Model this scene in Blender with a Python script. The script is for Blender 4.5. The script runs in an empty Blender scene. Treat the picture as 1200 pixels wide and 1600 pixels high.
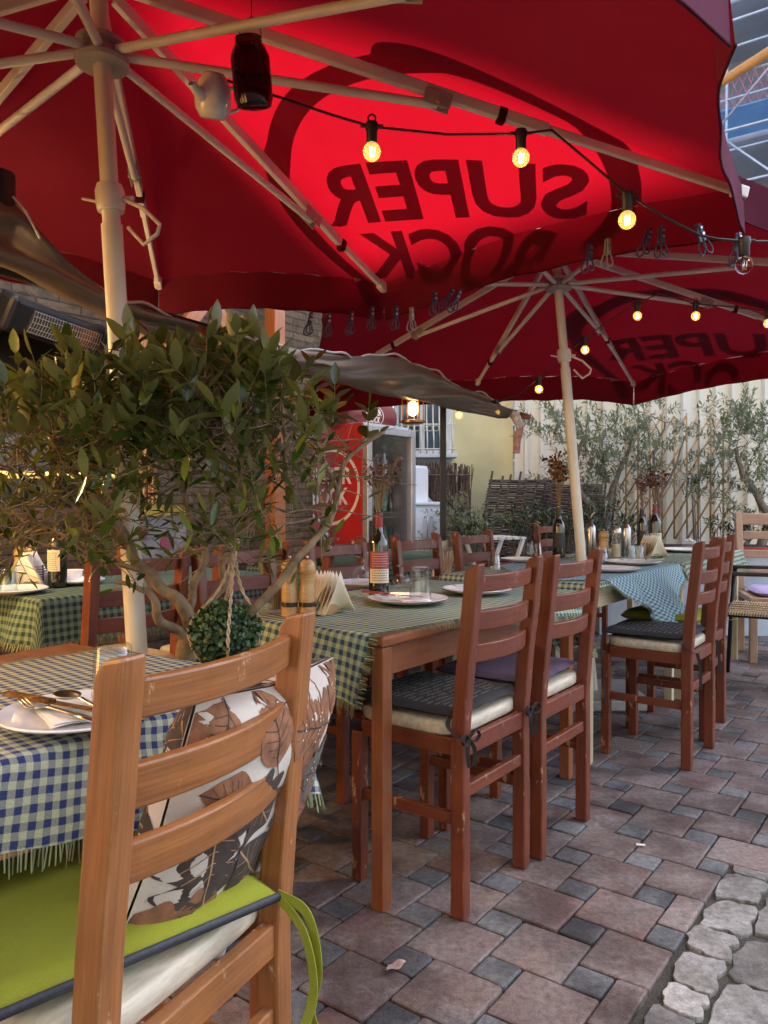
import bpy, bmesh, math, random
from math import sin, cos, pi, sqrt, atan2
from mathutils import Vector, Matrix, noise
rnd = random.Random(11)
sc = bpy.context.scene
COL = sc.collection
V = Vector
# ------------------------------------------------------------------ camera calibration (photo 1200x1600, f = 1200 px)
CAM_H = 1.12
TH = math.atan(18/1200)
def ray(px, py):
    dx = (px-600)/1200; dz = (800-py)/1200
    return V((dx, cos(TH)+dz*sin(TH), dz*cos(TH)-sin(TH)))
def P(px, py, d):
    r = ray(px, py)
    return V((0, 0, CAM_H)) + r*(d/r.y)
U = V((.6, .8, 0)); N = V((.8, -.6, 0)); O2 = V((0, 2.05, 0))
RZ_U = math.radians(53.13)          # rotation that turns local +x into U
def T(s, n, z=0.0):
    return O2 + U*s + N*n + V((0, 0, z))

# ------------------------------------------------------------------ mesh builder
class MB:
    def __init__(s):
        s.v = []; s.f = []; s.uv = []; s.m = []; s.mi = 0
    def face(s, idx, uv=None):
        s.f.append(tuple(idx)); s.uv.append(uv if uv else [(0, 0)]*len(idx)); s.m.append(s.mi)
    def poly(s, pts, uv=None):
        b = len(s.v); s.v += [V(p) for p in pts]
        s.face(range(b, b+len(pts)), uv)
    def box(s, c, size, M=None):
        c = V(c); sx, sy, sz = [k/2 for k in size]
        b = len(s.v)
        co = [(x, y, z) for x in (-sx, sx) for y in (-sy, sy) for z in (-sz, sz)]
        for p in co:
            p = V(p)
            if M is not None: p = M @ p
            s.v.append(c+p)
        ax = max(range(3), key=lambda i: size[i])
        o = rnd.random()*7
        for q in ((0, 1, 3, 2), (4, 6, 7, 5), (0, 4, 5, 1), (2, 3, 7, 6), (0, 2, 6, 4), (1, 5, 7, 3)):
            uv = []
            dif = [i for i in range(3) if len({co[j][i] for j in q}) > 1]
            a = ax if ax in dif else dif[0]
            bb = [i for i in dif if i != a][0]
            for j in q: uv.append((co[j][a]+o, co[j][bb]+o*1.7))
            s.face([b+j for j in q], uv)
    def bar(s, p, q, w, h, up=(0, 0, 1)):
        p = V(p); q = V(q); d = q-p; L = d.length; d.normalize()
        up = V(up)
        sd = d.cross(up)
        if sd.length < 1e-4: sd = d.cross(V((1, 0, 0)))
        sd.normalize(); u2 = sd.cross(d)
        M = Matrix((d, sd, u2)).transposed()
        s.box((p+q)/2, (L, w, h), M)
    def tube(s, pts, r, n=8, caps=True, closed=False):
        pts = [V(p) for p in pts]; k = len(pts)
        rs = r if isinstance(r, (list, tuple)) else [r]*k
        b = len(s.v); ref = None; acc = 0
        for i, p in enumerate(pts):
            if closed: t = pts[(i+1) % k]-pts[i-1]
            else: t = pts[min(i+1, k-1)]-pts[max(i-1, 0)]
            if t.length < 1e-9: t = V((0, 0, 1))
            t.normalize()
            if ref is None:
                ref = t.cross(V((0, 0, 1)))
                if ref.length < .1: ref = t.cross(V((1, 0, 0)))
            ref = ref - t*ref.dot(t)
            if ref.length < 1e-6: ref = t.orthogonal()
            ref.normalize(); bi = t.cross(ref)
            for j in range(n):
                a = 2*pi*j/n
                s.v.append(p+(ref*cos(a)+bi*sin(a))*rs[i])
        L = 0
        for i in range(k if closed else k-1):
            i2 = (i+1) % k
            L2 = L+(pts[i2]-pts[i]).length
            for j in range(n):
                j2 = (j+1) % n; c = 2*pi*max(rs[i], 1e-4)
                s.face((b+i*n+j, b+i*n+j2, b+i2*n+j2, b+i2*n+j),
                       [(L, c*j/n), (L, c*(j+1)/n), (L2, c*(j+1)/n), (L2, c*j/n)])
            L = L2
        if caps and not closed:
            s.face([b+j for j in range(n)][::-1]); s.face([b+(k-1)*n+j for j in range(n)])
    def lathe(s, prof, c=(0, 0, 0), n=20, M=None, flute=0, fn=0, capb=True, capt=True):
        c = V(c); b = len(s.v)
        for i, (r, z) in enumerate(prof):
            for j in range(n):
                a = 2*pi*j/n
                rr = r*(1+(flute*cos(a*fn) if fn else 0))
                p = V((rr*cos(a), rr*sin(a), z))
                if M is not None: p = M @ p
                s.v.append(c+p)
        for i in range(len(prof)-1):
            for j in range(n):
                j2 = (j+1) % n
                s.face((b+i*n+j, b+i*n+j2, b+(i+1)*n+j2, b+(i+1)*n+j),
                       [(j/n, prof[i][1]), ((j+1)/n, prof[i][1]), ((j+1)/n, prof[i+1][1]), (j/n, prof[i+1][1])])
        if capb: s.face([b+j for j in range(n)][::-1])
        if capt: s.face([b+(len(prof)-1)*n+j for j in range(n)])
    def ball(s, c, r, n=12, m=8, sq=(1, 1, 1), M=None):
        prof = [(max(sin(pi*i/m), 1e-3), -cos(pi*i/m)) for i in range(m+1)]
        D = Matrix.Diagonal((r*sq[0], r*sq[1], r*sq[2]))
        if M is not None: D = M @ D
        s.lathe(prof, c, n, D)
    def grid(s, rows, uvs=None):
        b = len(s.v); w = len(rows[0])
        for r in rows: s.v += [V(p) for p in r]
        for i in range(len(rows)-1):
            for j in range(w-1):
                ids = (b+i*w+j, b+i*w+j+1, b+(i+1)*w+j+1, b+(i+1)*w+j)
                uv = None
                if uvs: uv = [uvs[i][j], uvs[i][j+1], uvs[i+1][j+1], uvs[i+1][j]]
                s.face(ids, uv)
    def mesh(s, name, mats, off=None, smooth=False):
        me = bpy.data.meshes.new(name)
        vs = [tuple(p-off) for p in s.v] if off is not None else [tuple(p) for p in s.v]
        me.from_pydata(vs, [], s.f)
        ul = me.uv_layers.new(name='UVMap')
        flat = [c for f in s.uv for p in f for c in p]
        ul.data.foreach_set('uv', flat)
        for m in mats: me.materials.append(m)
        me.polygons.foreach_set('material_index', s.m)
        me.polygons.foreach_set('use_smooth', [smooth]*len(s.f))
        me.update()
        return me
    def build(s, name, mats, parent=None, smooth=False, bevel=0, world=None, solid=0, angle=None, bseg=2):
        """links the collected geometry as ONE object. world: the parent's world location when the
        geometry was collected in world coordinates."""
        if not isinstance(mats, (list, tuple)): mats = [mats]
        off = world
        o = bpy.data.objects.new(name, s.mesh(name, mats, off, smooth))
        COL.objects.link(o)
        if parent is not None: o.parent = parent
        elif world is not None: o.location = world
        if solid:
            md = o.modifiers.new('thick', 'SOLIDIFY'); md.thickness = solid; md.offset = 0
        if bevel:
            md = o.modifiers.new('edge', 'BEVEL'); md.width = bevel; md.segments = bseg
            md.limit_method = 'ANGLE'; md.angle_limit = math.radians(40)
        if smooth and angle:
            o.data.set_sharp_from_angle(angle=math.radians(angle))
        return o

def tag(o, label=None, cat=None, group=None, kind=None):
    if label: o['label'] = label
    if cat: o['category'] = cat
    if group: o['group'] = group
    if kind: o['kind'] = kind
    return o
def thing(name, label, cat, loc=(0, 0, 0), rz=0.0, group=None):
    o = bpy.data.objects.new(name, None); COL.objects.link(o)
    o.location = loc; o.rotation_euler = (0, 0, rz); o.empty_display_size = .05
    return tag(o, label, cat, group)
KIDS = {}
def kids(o):
    return [c for c in bpy.data.objects if c.parent == o]
def dup(root, loc, rz, label):
    r = root.copy(); COL.objects.link(r); r.location = loc; r.rotation_euler = (0, 0, rz); r['label'] = label
    for ch in kids(root):
        c = ch.copy(); COL.objects.link(c); c.parent = r
        for g in kids(ch):
            d = g.copy(); COL.objects.link(d); d.parent = c
    return r
def struct(o):
    o['kind'] = 'structure'; return o

# ------------------------------------------------------------------ materials
def nt(name):
    m = bpy.data.materials.new(name); m.use_nodes = True
    t = m.node_tree; b = t.nodes['Principled BSDF']
    return m, t, b
def L(t, a, b): t.links.new(a, b)
def coords(t, kind='Object', scale=(1, 1, 1)):
    tc = t.nodes.new('ShaderNodeTexCoord'); mp = t.nodes.new('ShaderNodeMapping')
    mp.inputs['Scale'].default_value = scale
    L(t, tc.outputs[kind], mp.inputs['Vector'])
    return mp.outputs['Vector']
def noise_n(t, vec, scale, detail=4, rough=.55):
    n = t.nodes.new('ShaderNodeTexNoise'); n.inputs['Scale'].default_value = scale
    n.inputs['Detail'].default_value = detail; n.inputs['Roughness'].default_value = rough
    L(t, vec, n.inputs['Vector']); return n.outputs['Fac']
def ramp(t, fac, stops):
    r = t.nodes.new('ShaderNodeValToRGB'); e = r.color_ramp.elements
    while len(e) < len(stops): e.new(.5)
    for i, (p, c) in enumerate(stops):
        e[i].position = p; e[i].color = (*c, 1) if len(c) == 3 else c
    L(t, fac, r.inputs['Fac']); return r.outputs['Color']
def mixc(t, fac, a, b, mode='MIX'):
    n = t.nodes.new('ShaderNodeMix'); n.data_type = 'RGBA'; n.blend_type = mode
    for sock, val in ((n.inputs[0], fac), (n.inputs[6], a), (n.inputs[7], b)):
        if isinstance(val, (int, float)): sock.default_value = val
        elif isinstance(val, tuple): sock.default_value = (*val, 1)
        else: L(t, val, sock)
    return n.outputs[2]
def math_n(t, op, a, b=None):
    n = t.nodes.new('ShaderNodeMath'); n.operation = op
    for i, val in enumerate((a, b)):
        if val is None: continue
        if isinstance(val, (int, float)): n.inputs[i].default_value = val
        else: L(t, val, n.inputs[i])
    return n.outputs[0]
def bump(t, b, h, strength=.3, dist=.01):
    n = t.nodes.new('ShaderNodeBump'); n.inputs['Strength'].default_value = strength
    n.inputs['Distance'].default_value = dist
    L(t, h, n.inputs['Height']); L(t, n.outputs['Normal'], b.inputs['Normal'])
def island(t):
    g = t.nodes.new('ShaderNodeNewGeometry'); return g.outputs['Random Per Island']
def mul(c, k): return tuple(min(1, x*k) for x in c)
def mat(name, c, rough=.6, var=.25, scale=12, bmp=.0, bscale=80, metal=0, spec=.5, coat=0, kind='Object', isl=0.0, stretch=(1, 1, 1)):
    m, t, b = nt(name)
    vec = coords(t, kind, stretch)
    f = noise_n(t, vec, scale)
    col = ramp(t, f, [(.3, mul(c, 1-var)), (.7, mul(c, 1+var))])
    if isl:
        col = mixc(t, 1.0, col, ramp(t, island(t), [(0, (1-isl,)*3), (1, (1, 1, 1))]), 'MULTIPLY')
    L(t, col, b.inputs['Base Color'])
    b.inputs['Roughness'].default_value = rough; b.inputs['Metallic'].default_value = metal
    b.inputs['Specular IOR Level'].default_value = spec; b.inputs['Coat Weight'].default_value = coat
    if bmp: bump(t, b, noise_n(t, vec, bscale, 5), bmp, .004)
    return m
def wood(name, c1, c2, wear=None, rough=.38, coat=.25, amount=.66, grain=1.0):
    """lacquered wood: grain runs along UV u; pale scuffs where the lacquer is gone"""
    m, t, b = nt(name)
    v1 = coords(t, 'UV', (2.2*grain, 38*grain, 1)); v2 = coords(t, 'UV', (7, 160, 1)); v3 = coords(t, 'Object')
    g = noise_n(t, v1, 1.0, 6, .6); g2 = noise_n(t, v2, 1.0, 3)
    col = ramp(t, g, [(.28, c1), (.72, c2)])
    col = mixc(t, .35, col, ramp(t, g2, [(.35, mul(c1, .7)), (.65, mul(c2, 1.1))]))
    rg = ramp(t, noise_n(t, v3, 14, 4), [(.3, (rough-.1,)*3), (.7, (rough+.18,)*3)])
    if wear:
        f = noise_n(t, coords(t, 'Object', (1, 1, .45)), 21, 7, .68)
        k = ramp(t, f, [(amount, (0, 0, 0)), (amount+.045, (1, 1, 1))])
        col = mixc(t, k, col, wear)
        bv = t.nodes.new('ShaderNodeBevel'); bv.samples = 4; bv.inputs['Radius'].default_value = .006
        ge = t.nodes.new('ShaderNodeNewGeometry'); dp = t.nodes.new('ShaderNodeVectorMath'); dp.operation = 'DOT_PRODUCT'
        L(t, bv.outputs[0], dp.inputs[0]); L(t, ge.outputs['Normal'], dp.inputs[1])
        em = ramp(t, dp.outputs['Value'], [(.80, (1, 1, 1)), (.97, (0, 0, 0))])
        em = mixc(t, 1.0, em, ramp(t, noise_n(t, coords(t, 'Object'), 17, 6, .7), [(.46, (0, 0, 0)), (.60, (.75,)*3)]), 'MULTIPLY')
        col = mixc(t, em, col, wear)
        d = ramp(t, noise_n(t, v3, 5, 5), [(.35, (.62, .6, .58)), (.6, (1, 1, 1))])
        col = mixc(t, .55, col, mixc(t, 1.0, col, d, 'MULTIPLY'))
    L(t, col, b.inputs['Base Color']); L(t, rg, b.inputs['Roughness'])
    b.inputs['Coat Weight'].default_value = coat; b.inputs['Coat Roughness'].default_value = .25
    bump(t, b, g, .12, .002)
    return m
def gingham(name, ca, cb, cc, size=.014):
    """woven check: two families of stripes crossing, with a fine weave"""
    m, t, b = nt(name)
    tc = t.nodes.new('ShaderNodeTexCoord')
    nz = t.nodes.new('ShaderNodeTexNoise'); nz.inputs['Scale'].default_value = 26
    L(t, tc.outputs['UV'], nz.inputs['Vector'])
    va = t.nodes.new('ShaderNodeVectorMath'); va.operation = 'MULTIPLY_ADD'
    L(t, nz.outputs['Color'], va.inputs[0]); va.inputs[1].default_value = (.0045,)*3; L(t, tc.outputs['UV'], va.inputs[2])
    sp = t.nodes.new('ShaderNodeSeparateXYZ'); L(t, va.outputs[0], sp.inputs[0])
    def stripe(o):
        x = math_n(t, 'MULTIPLY', o, 1/(2*size)); x = math_n(t, 'FRACT', x)
        x = math_n(t, 'SUBTRACT', x, .5); x = math_n(t, 'ABSOLUTE', x)
        return ramp(t, x, [(.235, (0, 0, 0)), (.265, (1, 1, 1))])
    wa = mixc(t, stripe(sp.outputs[0]), ca, cb); we = mixc(t, stripe(sp.outputs[1]), ca, cc)
    wv = t.nodes.new('ShaderNodeTexChecker'); wv.inputs['Scale'].default_value = 520
    L(t, tc.outputs['UV'], wv.inputs['Vector'])
    f = ramp(t, wv.outputs['Fac'], [(0, (.42,)*3), (1, (.58,)*3)])
    col = mixc(t, f, wa, we)
    fz = noise_n(t, tc.outputs['UV'], 420, 3)
    col = mixc(t, .5, col, mixc(t, 1.0, col, ramp(t, fz, [(.3, (.55,)*3), (.7, (1.45,)*3)]), 'MULTIPLY'))
    L(t, col, b.inputs['Base Color']); b.inputs['Roughness'].default_value = .92
    b.inputs['Specular IOR Level'].default_value = .2
    bump(t, b, noise_n(t, tc.outputs['UV'], 300, 3), .5, .002)
    return m
def fabric_trans(name, c, trans=.5, var=.12, isl=0.0, ct=None, scale=5, sheen=0):
    """thin cloth or leaf that lets light through"""
    m, t, b = nt(name)
    t.nodes.remove(b); out = t.nodes['Material Output']
    vec = coords(t, 'Object'); f = noise_n(t, vec, scale, 5)
    col = ramp(t, f, [(.3, mul(c, 1-var)), (.7, mul(c, 1+var))])
    if isl: col = mixc(t, 1.0, col, ramp(t, island(t), [(0, (1-isl,)*3), (1, (1, 1, 1))]), 'MULTIPLY')
    d = t.nodes.new('ShaderNodeBsdfDiffuse'); tr = t.nodes.new('ShaderNodeBsdfTranslucent'); mx = t.nodes.new('ShaderNodeMixShader')
    L(t, col, d.inputs['Color'])
    if ct: tr.inputs['Color'].default_value = (*ct, 1)
    else: L(t, col, tr.inputs['Color'])
    w = math_n(t, 'ADD', math_n(t, 'MULTIPLY', noise_n(t, vec, 420, 2), .5), math_n(t, 'MULTIPLY', noise_n(t, coords(t, 'Object', (1, 1, .4)), 7, 4, .6), 9.0 if sheen else 0)); bp = t.nodes.new('ShaderNodeBump'); bp.inputs['Strength'].default_value = .15; bp.inputs['Distance'].default_value = .002
    L(t, w, bp.inputs['Height']); L(t, bp.outputs[0], d.inputs['Normal'])
    mx.inputs[0].default_value = trans
    L(t, d.outputs[0], mx.inputs[1]); L(t, tr.outputs[0], mx.inputs[2]); res = mx.outputs[0]
    if sheen:
        gl = t.nodes.new('ShaderNodeBsdfGlossy'); gl.inputs['Roughness'].default_value = .62; gl.inputs['Color'].default_value = (.62, .55, .78, 1)
        L(t, bp.outputs[0], gl.inputs['Normal'])
        lw = t.nodes.new('ShaderNodeLayerWeight'); lw.inputs['Blend'].default_value = .25
        m2 = t.nodes.new('ShaderNodeMixShader'); L(t, math_n(t, 'MULTIPLY', lw.outputs['Facing'], sheen), m2.inputs[0]); L(t, res, m2.inputs[1]); L(t, gl.outputs[0], m2.inputs[2]); res = m2.outputs[0]
    L(t, res, out.inputs['Surface'])
    return m
def leafmat(name, c1, c2, rough=.35, under=None, trans=.25):
    m, t, b = nt(name)
    out = t.nodes['Material Output']
    col = ramp(t, island(t), [(0, c1), (.6, mul(c1, 1.5)), (1, c2)])
    g = t.nodes.new('ShaderNodeNewGeometry')
    if under: col = mixc(t, g.outputs['Backfacing'], col, under)
    L(t, col, b.inputs['Base Color']); b.inputs['Roughness'].default_value = rough
    tr = t.nodes.new('ShaderNodeBsdfTranslucent'); L(t, mixc(t, 1.0, col, (1.0, .95, .4), 'MULTIPLY'), tr.inputs['Color'])
    mx = t.nodes.new('ShaderNodeMixShader'); mx.inputs[0].default_value = trans
    L(t, b.outputs[0], mx.inputs[1]); L(t, tr.outputs[0], mx.inputs[2]); L(t, mx.outputs[0], out.inputs['Surface'])
    return m
def glass(name, c=(1, 1, 1), rough=.02, ior=1.45):
    m, t, b = nt(name)
    b.inputs['Base Color'].default_value = (*c, 1); b.inputs['Roughness'].default_value = rough
    b.inputs['Transmission Weight'].default_value = 1; b.inputs['IOR'].default_value = ior
    return m
def thin_glass(name, c):
    m, t, b = nt(name); t.nodes.remove(b); out = t.nodes['Material Output']
    tr = t.nodes.new('ShaderNodeBsdfTransparent'); tr.inputs['Color'].default_value = (*c, 1)
    gl = t.nodes.new('ShaderNodeBsdfGlossy'); gl.inputs['Roughness'].default_value = .04
    lw = t.nodes.new('ShaderNodeLayerWeight'); lw.inputs['Blend'].default_value = .35
    mx = t.nodes.new('ShaderNodeMixShader'); f = math_n(t, 'ADD', math_n(t, 'MULTIPLY', math_n(t, 'POWER', lw.outputs['Facing'], 1.6), .55), .06)
    L(t, f, mx.inputs[0]); L(t, tr.outputs[0], mx.inputs[1]); L(t, gl.outputs[0], mx.inputs[2]); L(t, mx.outputs[0], out.inputs['Surface'])
    return m
def emit(name, c, s):
    m, t, b = nt(name)
    b.inputs['Base Color'].default_value = (*mul(c, .8), 1); b.inputs['Emission Color'].default_value = (*c, 1)
    b.inputs['Emission Strength'].default_value = s; b.inputs['Roughness'].default_value = .3
    return m

M = {}
M['chair_red'] = wood('red_brown_lacquer', (.095, .020, .008), (.19, .042, .015), (.42, .25, .15), amount=.625, coat=.08, rough=.45)
M['chair_honey'] = wood('honey_brown_lacquer', (.20, .072, .019), (.38, .150, .046), (.56, .36, .2), amount=.63, coat=.2)
M['table_brown'] = wood('brown_table_lacquer', (.20, .062, .022), (.30, .10, .035), (.45, .28, .15), amount=.7)
M['table_cream'] = wood('cream_paint', (.52, .44, .28), (.62, .54, .36), (.34, .26, .16), amount=.68, coat=.05, rough=.5)
M['pale_wood'] = wood('pale_wood', (.42, .26, .16), (.55, .36, .24), (.6, .45, .3), coat=.1)
M['timber'] = wood('porch_timber', (.34, .10, .025), (.46, .15, .04), coat=.15)
M['dark_timber'] = wood('dark_timber', (.09, .035, .016), (.14, .055, .024), coat=.1)
M['mill_wood'] = wood('mill_wood', (.42, .24, .09), (.55, .34, .14), coat=.4)
M['white_paint'] = mat('white_umbrella_paint', (.66, .65, .63), .42, .07, 6, .05, 60)
M['pole_paint'] = mat('ivory_pole_paint', (.66, .63, .54), .4, .06, 5, .04, 50)
M['zinc'] = mat('zinc_hub', (.42, .42, .41), .5, .12, 25, metal=.4)
M['red_canopy'] = fabric_trans('red_canopy_fabric', (.062, .0055, .010), .078, .12, ct=(.58, .005, .018), sheen=.09)
M['print'] = fabric_trans('print_ink', (.25, .10, .10), .22, .05, ct=(.6, .5, .5))
M['vinyl'] = mat('cream_vinyl', (.50, .45, .35), .40, .22, 30, .35, 55, stretch=(.5, 2.2, 2.2))
M['black'] = mat('black_plastic', (.015, .015, .016), .45, .2)
M['black_metal'] = mat('black_metal', (.02, .02, .022), .38, .2, metal=.3)
M['steel'] = mat('steel', (.40, .39, .37), .28, .05, 20, metal=1)
M['white_china'] = mat('white_china', (.80, .80, .80), .12, .02, spec=.6)
M['napkin'] = mat('paper_napkin', (.80, .79, .76), .9, .04, 20, .1, 200)
M['cream_napkin'] = mat('cream_paper_napkin', (.78, .70, .52), .9, .05, 20, .1, 200)
M['glass'] = thin_glass('clear_glass', (.95, .97, .97))
M['glass_blue'] = thin_glass('bluish_glass', (.86, .93, .95))
M['bottle'] = mat('dark_bottle_glass', (.012, .016, .008), .06, .2, spec=.8, coat=.5)
M['foil_red'] = mat('red_foil', (.25, .015, .02), .35, .1)
M['foil_black'] = mat('black_foil', (.015, .013, .014), .35, .1)
M['rope'] = mat('jute_rope', (.46, .35, .22), .95, .25, 60, .5, 200)
M['bark'] = mat('olive_bark', (.21, .15, .085), .9, .5, 22, .9, 45)
M['bark_grey'] = mat('grey_bark', (.20, .17, .14), .95, .35, 22, .8, 40)
M['terracotta'] = mat('terracotta', (.34, .13, .07), .85, .15, 14, .2)
M['soil'] = mat('soil', (.035, .026, .018), 1, .4, 30, .8, 60)
M['leaf_front'] = leafmat('olive_leaf', (.030, .060, .009), (.23, .27, .045), .24, (.13, .155, .05), .28)
M['leaf_box'] = leafmat('boxwood_leaf', (.024, .055, .018), (.085, .145, .05), .4, None, .15)
M['leaf_back'] = leafmat('silver_olive_leaf', (.08, .105, .07), (.24, .28, .19), .5, (.22, .26, .19), .25)
M['leaf_shrub'] = leafmat('shrub_leaf', (.018, .038, .014), (.07, .10, .035), .45, None, .2)
# ------------------------------------------------------------------ ground: sand bed, pavers, old stones
m, t, b = nt('sand_bed')
vec = coords(t, 'Object'); f = noise_n(t, vec, 9, 6)
f2 = noise_n(t, vec, 2.2, 4)
col = mixc(t, ramp(t, f2, [(.45, (0, 0, 0)), (.62, (1, 1, 1))]), ramp(t, f, [(.3, (.035, .03, .026)), (.7, (.085, .078, .068))]), (.05, .05, .034))
L(t, col, b.inputs['Base Color']); b.inputs['Roughness'].default_value = 1
bump(t, b, noise_n(t, vec, 120, 5), .8, .008)
M['sand'] = m
g = MB(); g.poly([(-30, -25, -.016), (30, -25, -.016), (30, 45, -.016), (-30, 45, -.016)])
struct(g.build('ground', M['sand']))

def stone(name, stops, blot, rough=.8):
    m, t, b = nt(name)
    vec = coords(t, 'Object')
    col = ramp(t, island(t), stops)
    f = noise_n(t, vec, 7, 6, .6); f2 = noise_n(t, vec, 55, 4, .7); f3 = noise_n(t, vec, 420, 2)
    col = mixc(t, ramp(t, f, [(.42, (0, 0, 0)), (.66, (1, 1, 1))]), col, blot)
    col = mixc(t, 1.0, col, ramp(t, f2, [(.3, (.62,)*3), (.7, (1.34,)*3)]), 'MULTIPLY')
    col = mixc(t, 1.0, col, ramp(t, f3, [(.35, (.78,)*3), (.65, (1.2,)*3)]), 'MULTIPLY')
    L(t, col, b.inputs['Base Color'])
    L(t, ramp(t, f, [(.3, (rough-.18,)*3), (.7, (rough+.12,)*3)]), b.inputs['Roughness'])
    b.inputs['Specular IOR Level'].default_value = .35
    f4 = noise_n(t, vec, 3.1, 5, .6); f5 = noise_n(t, vec, 900, 1)
    col = mixc(t, 1.0, col, ramp(t, f4, [(.40, (.55, .53, .53)), (.55, (1.05,)*3)]), 'MULTIPLY')
    col = mixc(t, ramp(t, f5, [(.66, (0, 0, 0)), (.72, (.55,)*3)]), col, (.42, .40, .38))
    L(t, col, b.inputs['Base Color'])
    h = math_n(t, 'ADD', noise_n(t, vec, 260, 4), math_n(t, 'MULTIPLY', f2, 1.2))
    bump(t, b, h, .55, .004)
    return m
M['paver_red'] = stone('red_paver', [(0, (.080, .055, .050)), (.3, (.135, .082, .073)), (.55, (.108, .080, .074)), (.8, (.162, .116, .105)), (1, (.205, .158, .144))], (.20, .170, .158))
M['paver_grey'] = stone('grey_paver', [(0, (.045, .048, .055)), (.4, (.075, .08, .088)), (.75, (.12, .125, .13)), (1, (.17, .175, .18))], (.15, .155, .16))
M['old_stone'] = stone('old_grey_stone', [(0, (.12, .118, .112)), (.45, (.20, .196, .188)), (.8, (.30, .293, .28)), (1, (.40, .385, .36))], (.17, .16, .14))
M['old_pink'] = stone('old_pink_stone', [(0, (.22, .12, .105)), (1, (.27, .16, .14))], (.20, .16, .14))
A_, B_ = .192, .096
e1, e2 = N, -U
org = V((.3735, 2.037, 0))
def clip(poly, f):
    out = []
    for i, p in enumerate(poly):
        q = poly[(i+1) % len(poly)]; a, b_ = f(p), f(q)
        if a <= 0: out.append(p)
        if (a < 0) != (b_ < 0) and abs(a-b_) > 1e-9: out.append(p.lerp(q, a/(a-b_)))
    return out
mb = MB()
def paver(c0, a, big):
    cs = [c0+e1*x+e2*y for x, y in ((0, 0), (a, 0), (a, a), (0, a))]
    ctr = sum(cs, V())/4
    if ctr.y < .1 or ctr.y > 10.5 or ctr.x < -4.6 or ctr.x > 5.6: return
    r = ctr-O2
    if r.dot(U) < .98:
        cs = clip(cs, lambda p: (p-O2).dot(N)-.672)
        if len(cs) < 3: return
        cs = [p for i, p in enumerate(cs) if (p-cs[i-1]).length > .012]
        if len(cs) < 3: return
        area = abs(sum(cs[i-1].x*p.y-cs[i-1].y*p.x for i, p in enumerate(cs)))/2
        if area < .0012: return
    k = len(cs)
    dz = rnd.uniform(-.0025, .0025); tl = [rnd.uniform(-.0012, .0012) for _ in range(k)]
    gp = .0020 + rnd.uniform(0, .0010)
    ring = []
    for ins, z in ((gp, -.03), (gp, -.004), (gp+.0016, -.0013), (gp+.005, 0)):
        rr = []
        for i in range(k):
            p, q, r_ = cs[i-1], cs[i], cs[(i+1) % k]
            d1 = (p-q).normalized(); d2 = (r_-q).normalized(); m_ = q+(d1+d2)*ins
            ch = .004+.002*rnd.random()
            for pt in (m_+d1*ch, m_+d2*ch):
                rr.append(pt+V((rnd.uniform(-.0008, .0008), rnd.uniform(-.0008, .0008), z+dz+tl[i])))
        ring.append(rr)
    b0 = len(mb.v); K = 2*k
    for rr in ring: mb.v += rr
    mb.mi = 0 if big else 1
    for i in range(3):
        for j in range(K):
            j2 = (j+1) % K
            mb.face((b0+i*K+j2, b0+i*K+j, b0+(i+1)*K+j, b0+(i+1)*K+j2))
    mb.face([b0+3*K+j for j in range(K)][::-1])
L1 = e1*A_-e2*B_; L2 = e1*B_+e2*A_
for i in range(-40, 41):
    for j in range(-60, 61):
        o = org+L1*i+L2*j
        if o.y > 11 or o.y < -1 or abs(o.x) > 7: continue
        paver(o, A_, True); paver(o+e1*A_+e2*(A_-B_), B_, False)
struct(mb.build('pavement', [M['paver_red'], M['paver_grey']], smooth=False))
# strip of old irregular stones right of the straight edge
mb = MB()
def blob(cx, cy, w, h, seed, mi, z=-.004):
    r = random.Random(seed); k = 28; pts = []
    ph = r.random()*6; nx = r.choice((0, 1, 1)); sk = r.uniform(-.2, .2)
    for i in range(k):
        a = 2*pi*i/k
        c_, s_ = cos(a), sin(a)
        sup = (abs(c_)**7+abs(s_)**7)**(-1/7)
        wob = 1+.06*sin(2*a+ph)+.05*sin(3*a+ph*2)+.06*r.uniform(-1, 1)-nx*.26*max(0, cos(2*a))**10*(1 if c_ > 0 else -.5)
        x, y = s_*sup*h/2*wob, c_*sup*w/2*wob
        pts.append(T(cx+x+sk*y, cy+y))
    mb.mi = mi; b0 = len(mb.v); ctr = T(cx, cy)
    for sc_, zz in ((1.0, -.045), (1.0, z-.005), (.985, z-.001), (.95, z)):
        for p in pts: mb.v.append(ctr+(p-ctr)*sc_+V((0, 0, zz+r.uniform(-.001, .001))))
    for i in range(3):
        for j in range(k):
            j2 = (j+1) % k; mb.face((b0+i*k+j, b0+i*k+j2, b0+(i+1)*k+j2, b0+(i+1)*k+j))
    mb.face([b0+3*k+j for j in range(k)])
sd = 1
s = -1.15
while s < .86:
    h = rnd.uniform(.08, .20); blob(s+h/2, .738+rnd.uniform(-.008, .008), rnd.uniform(.09, .125), h-.008, sd, 0, rnd.uniform(-.006, -.001)); sd += 1; s += h
for row, (c0, w) in enumerate(((.875, .16), (1.04, .16), (1.205, .16), (1.37, .16))):
    s = -1.2+row*.07
    while s < .80:
        h = rnd.uniform(.17, .26); blob(s+h/2, c0+rnd.uniform(-.008, .008), w*rnd.uniform(.84, .97), h-.012, sd, 1 if rnd.random() < .22 else 0, rnd.uniform(-.010, -.003)); sd += 1; s += h
struct(mb.build('path', [M['old_stone'], M['old_pink']]))

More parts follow.
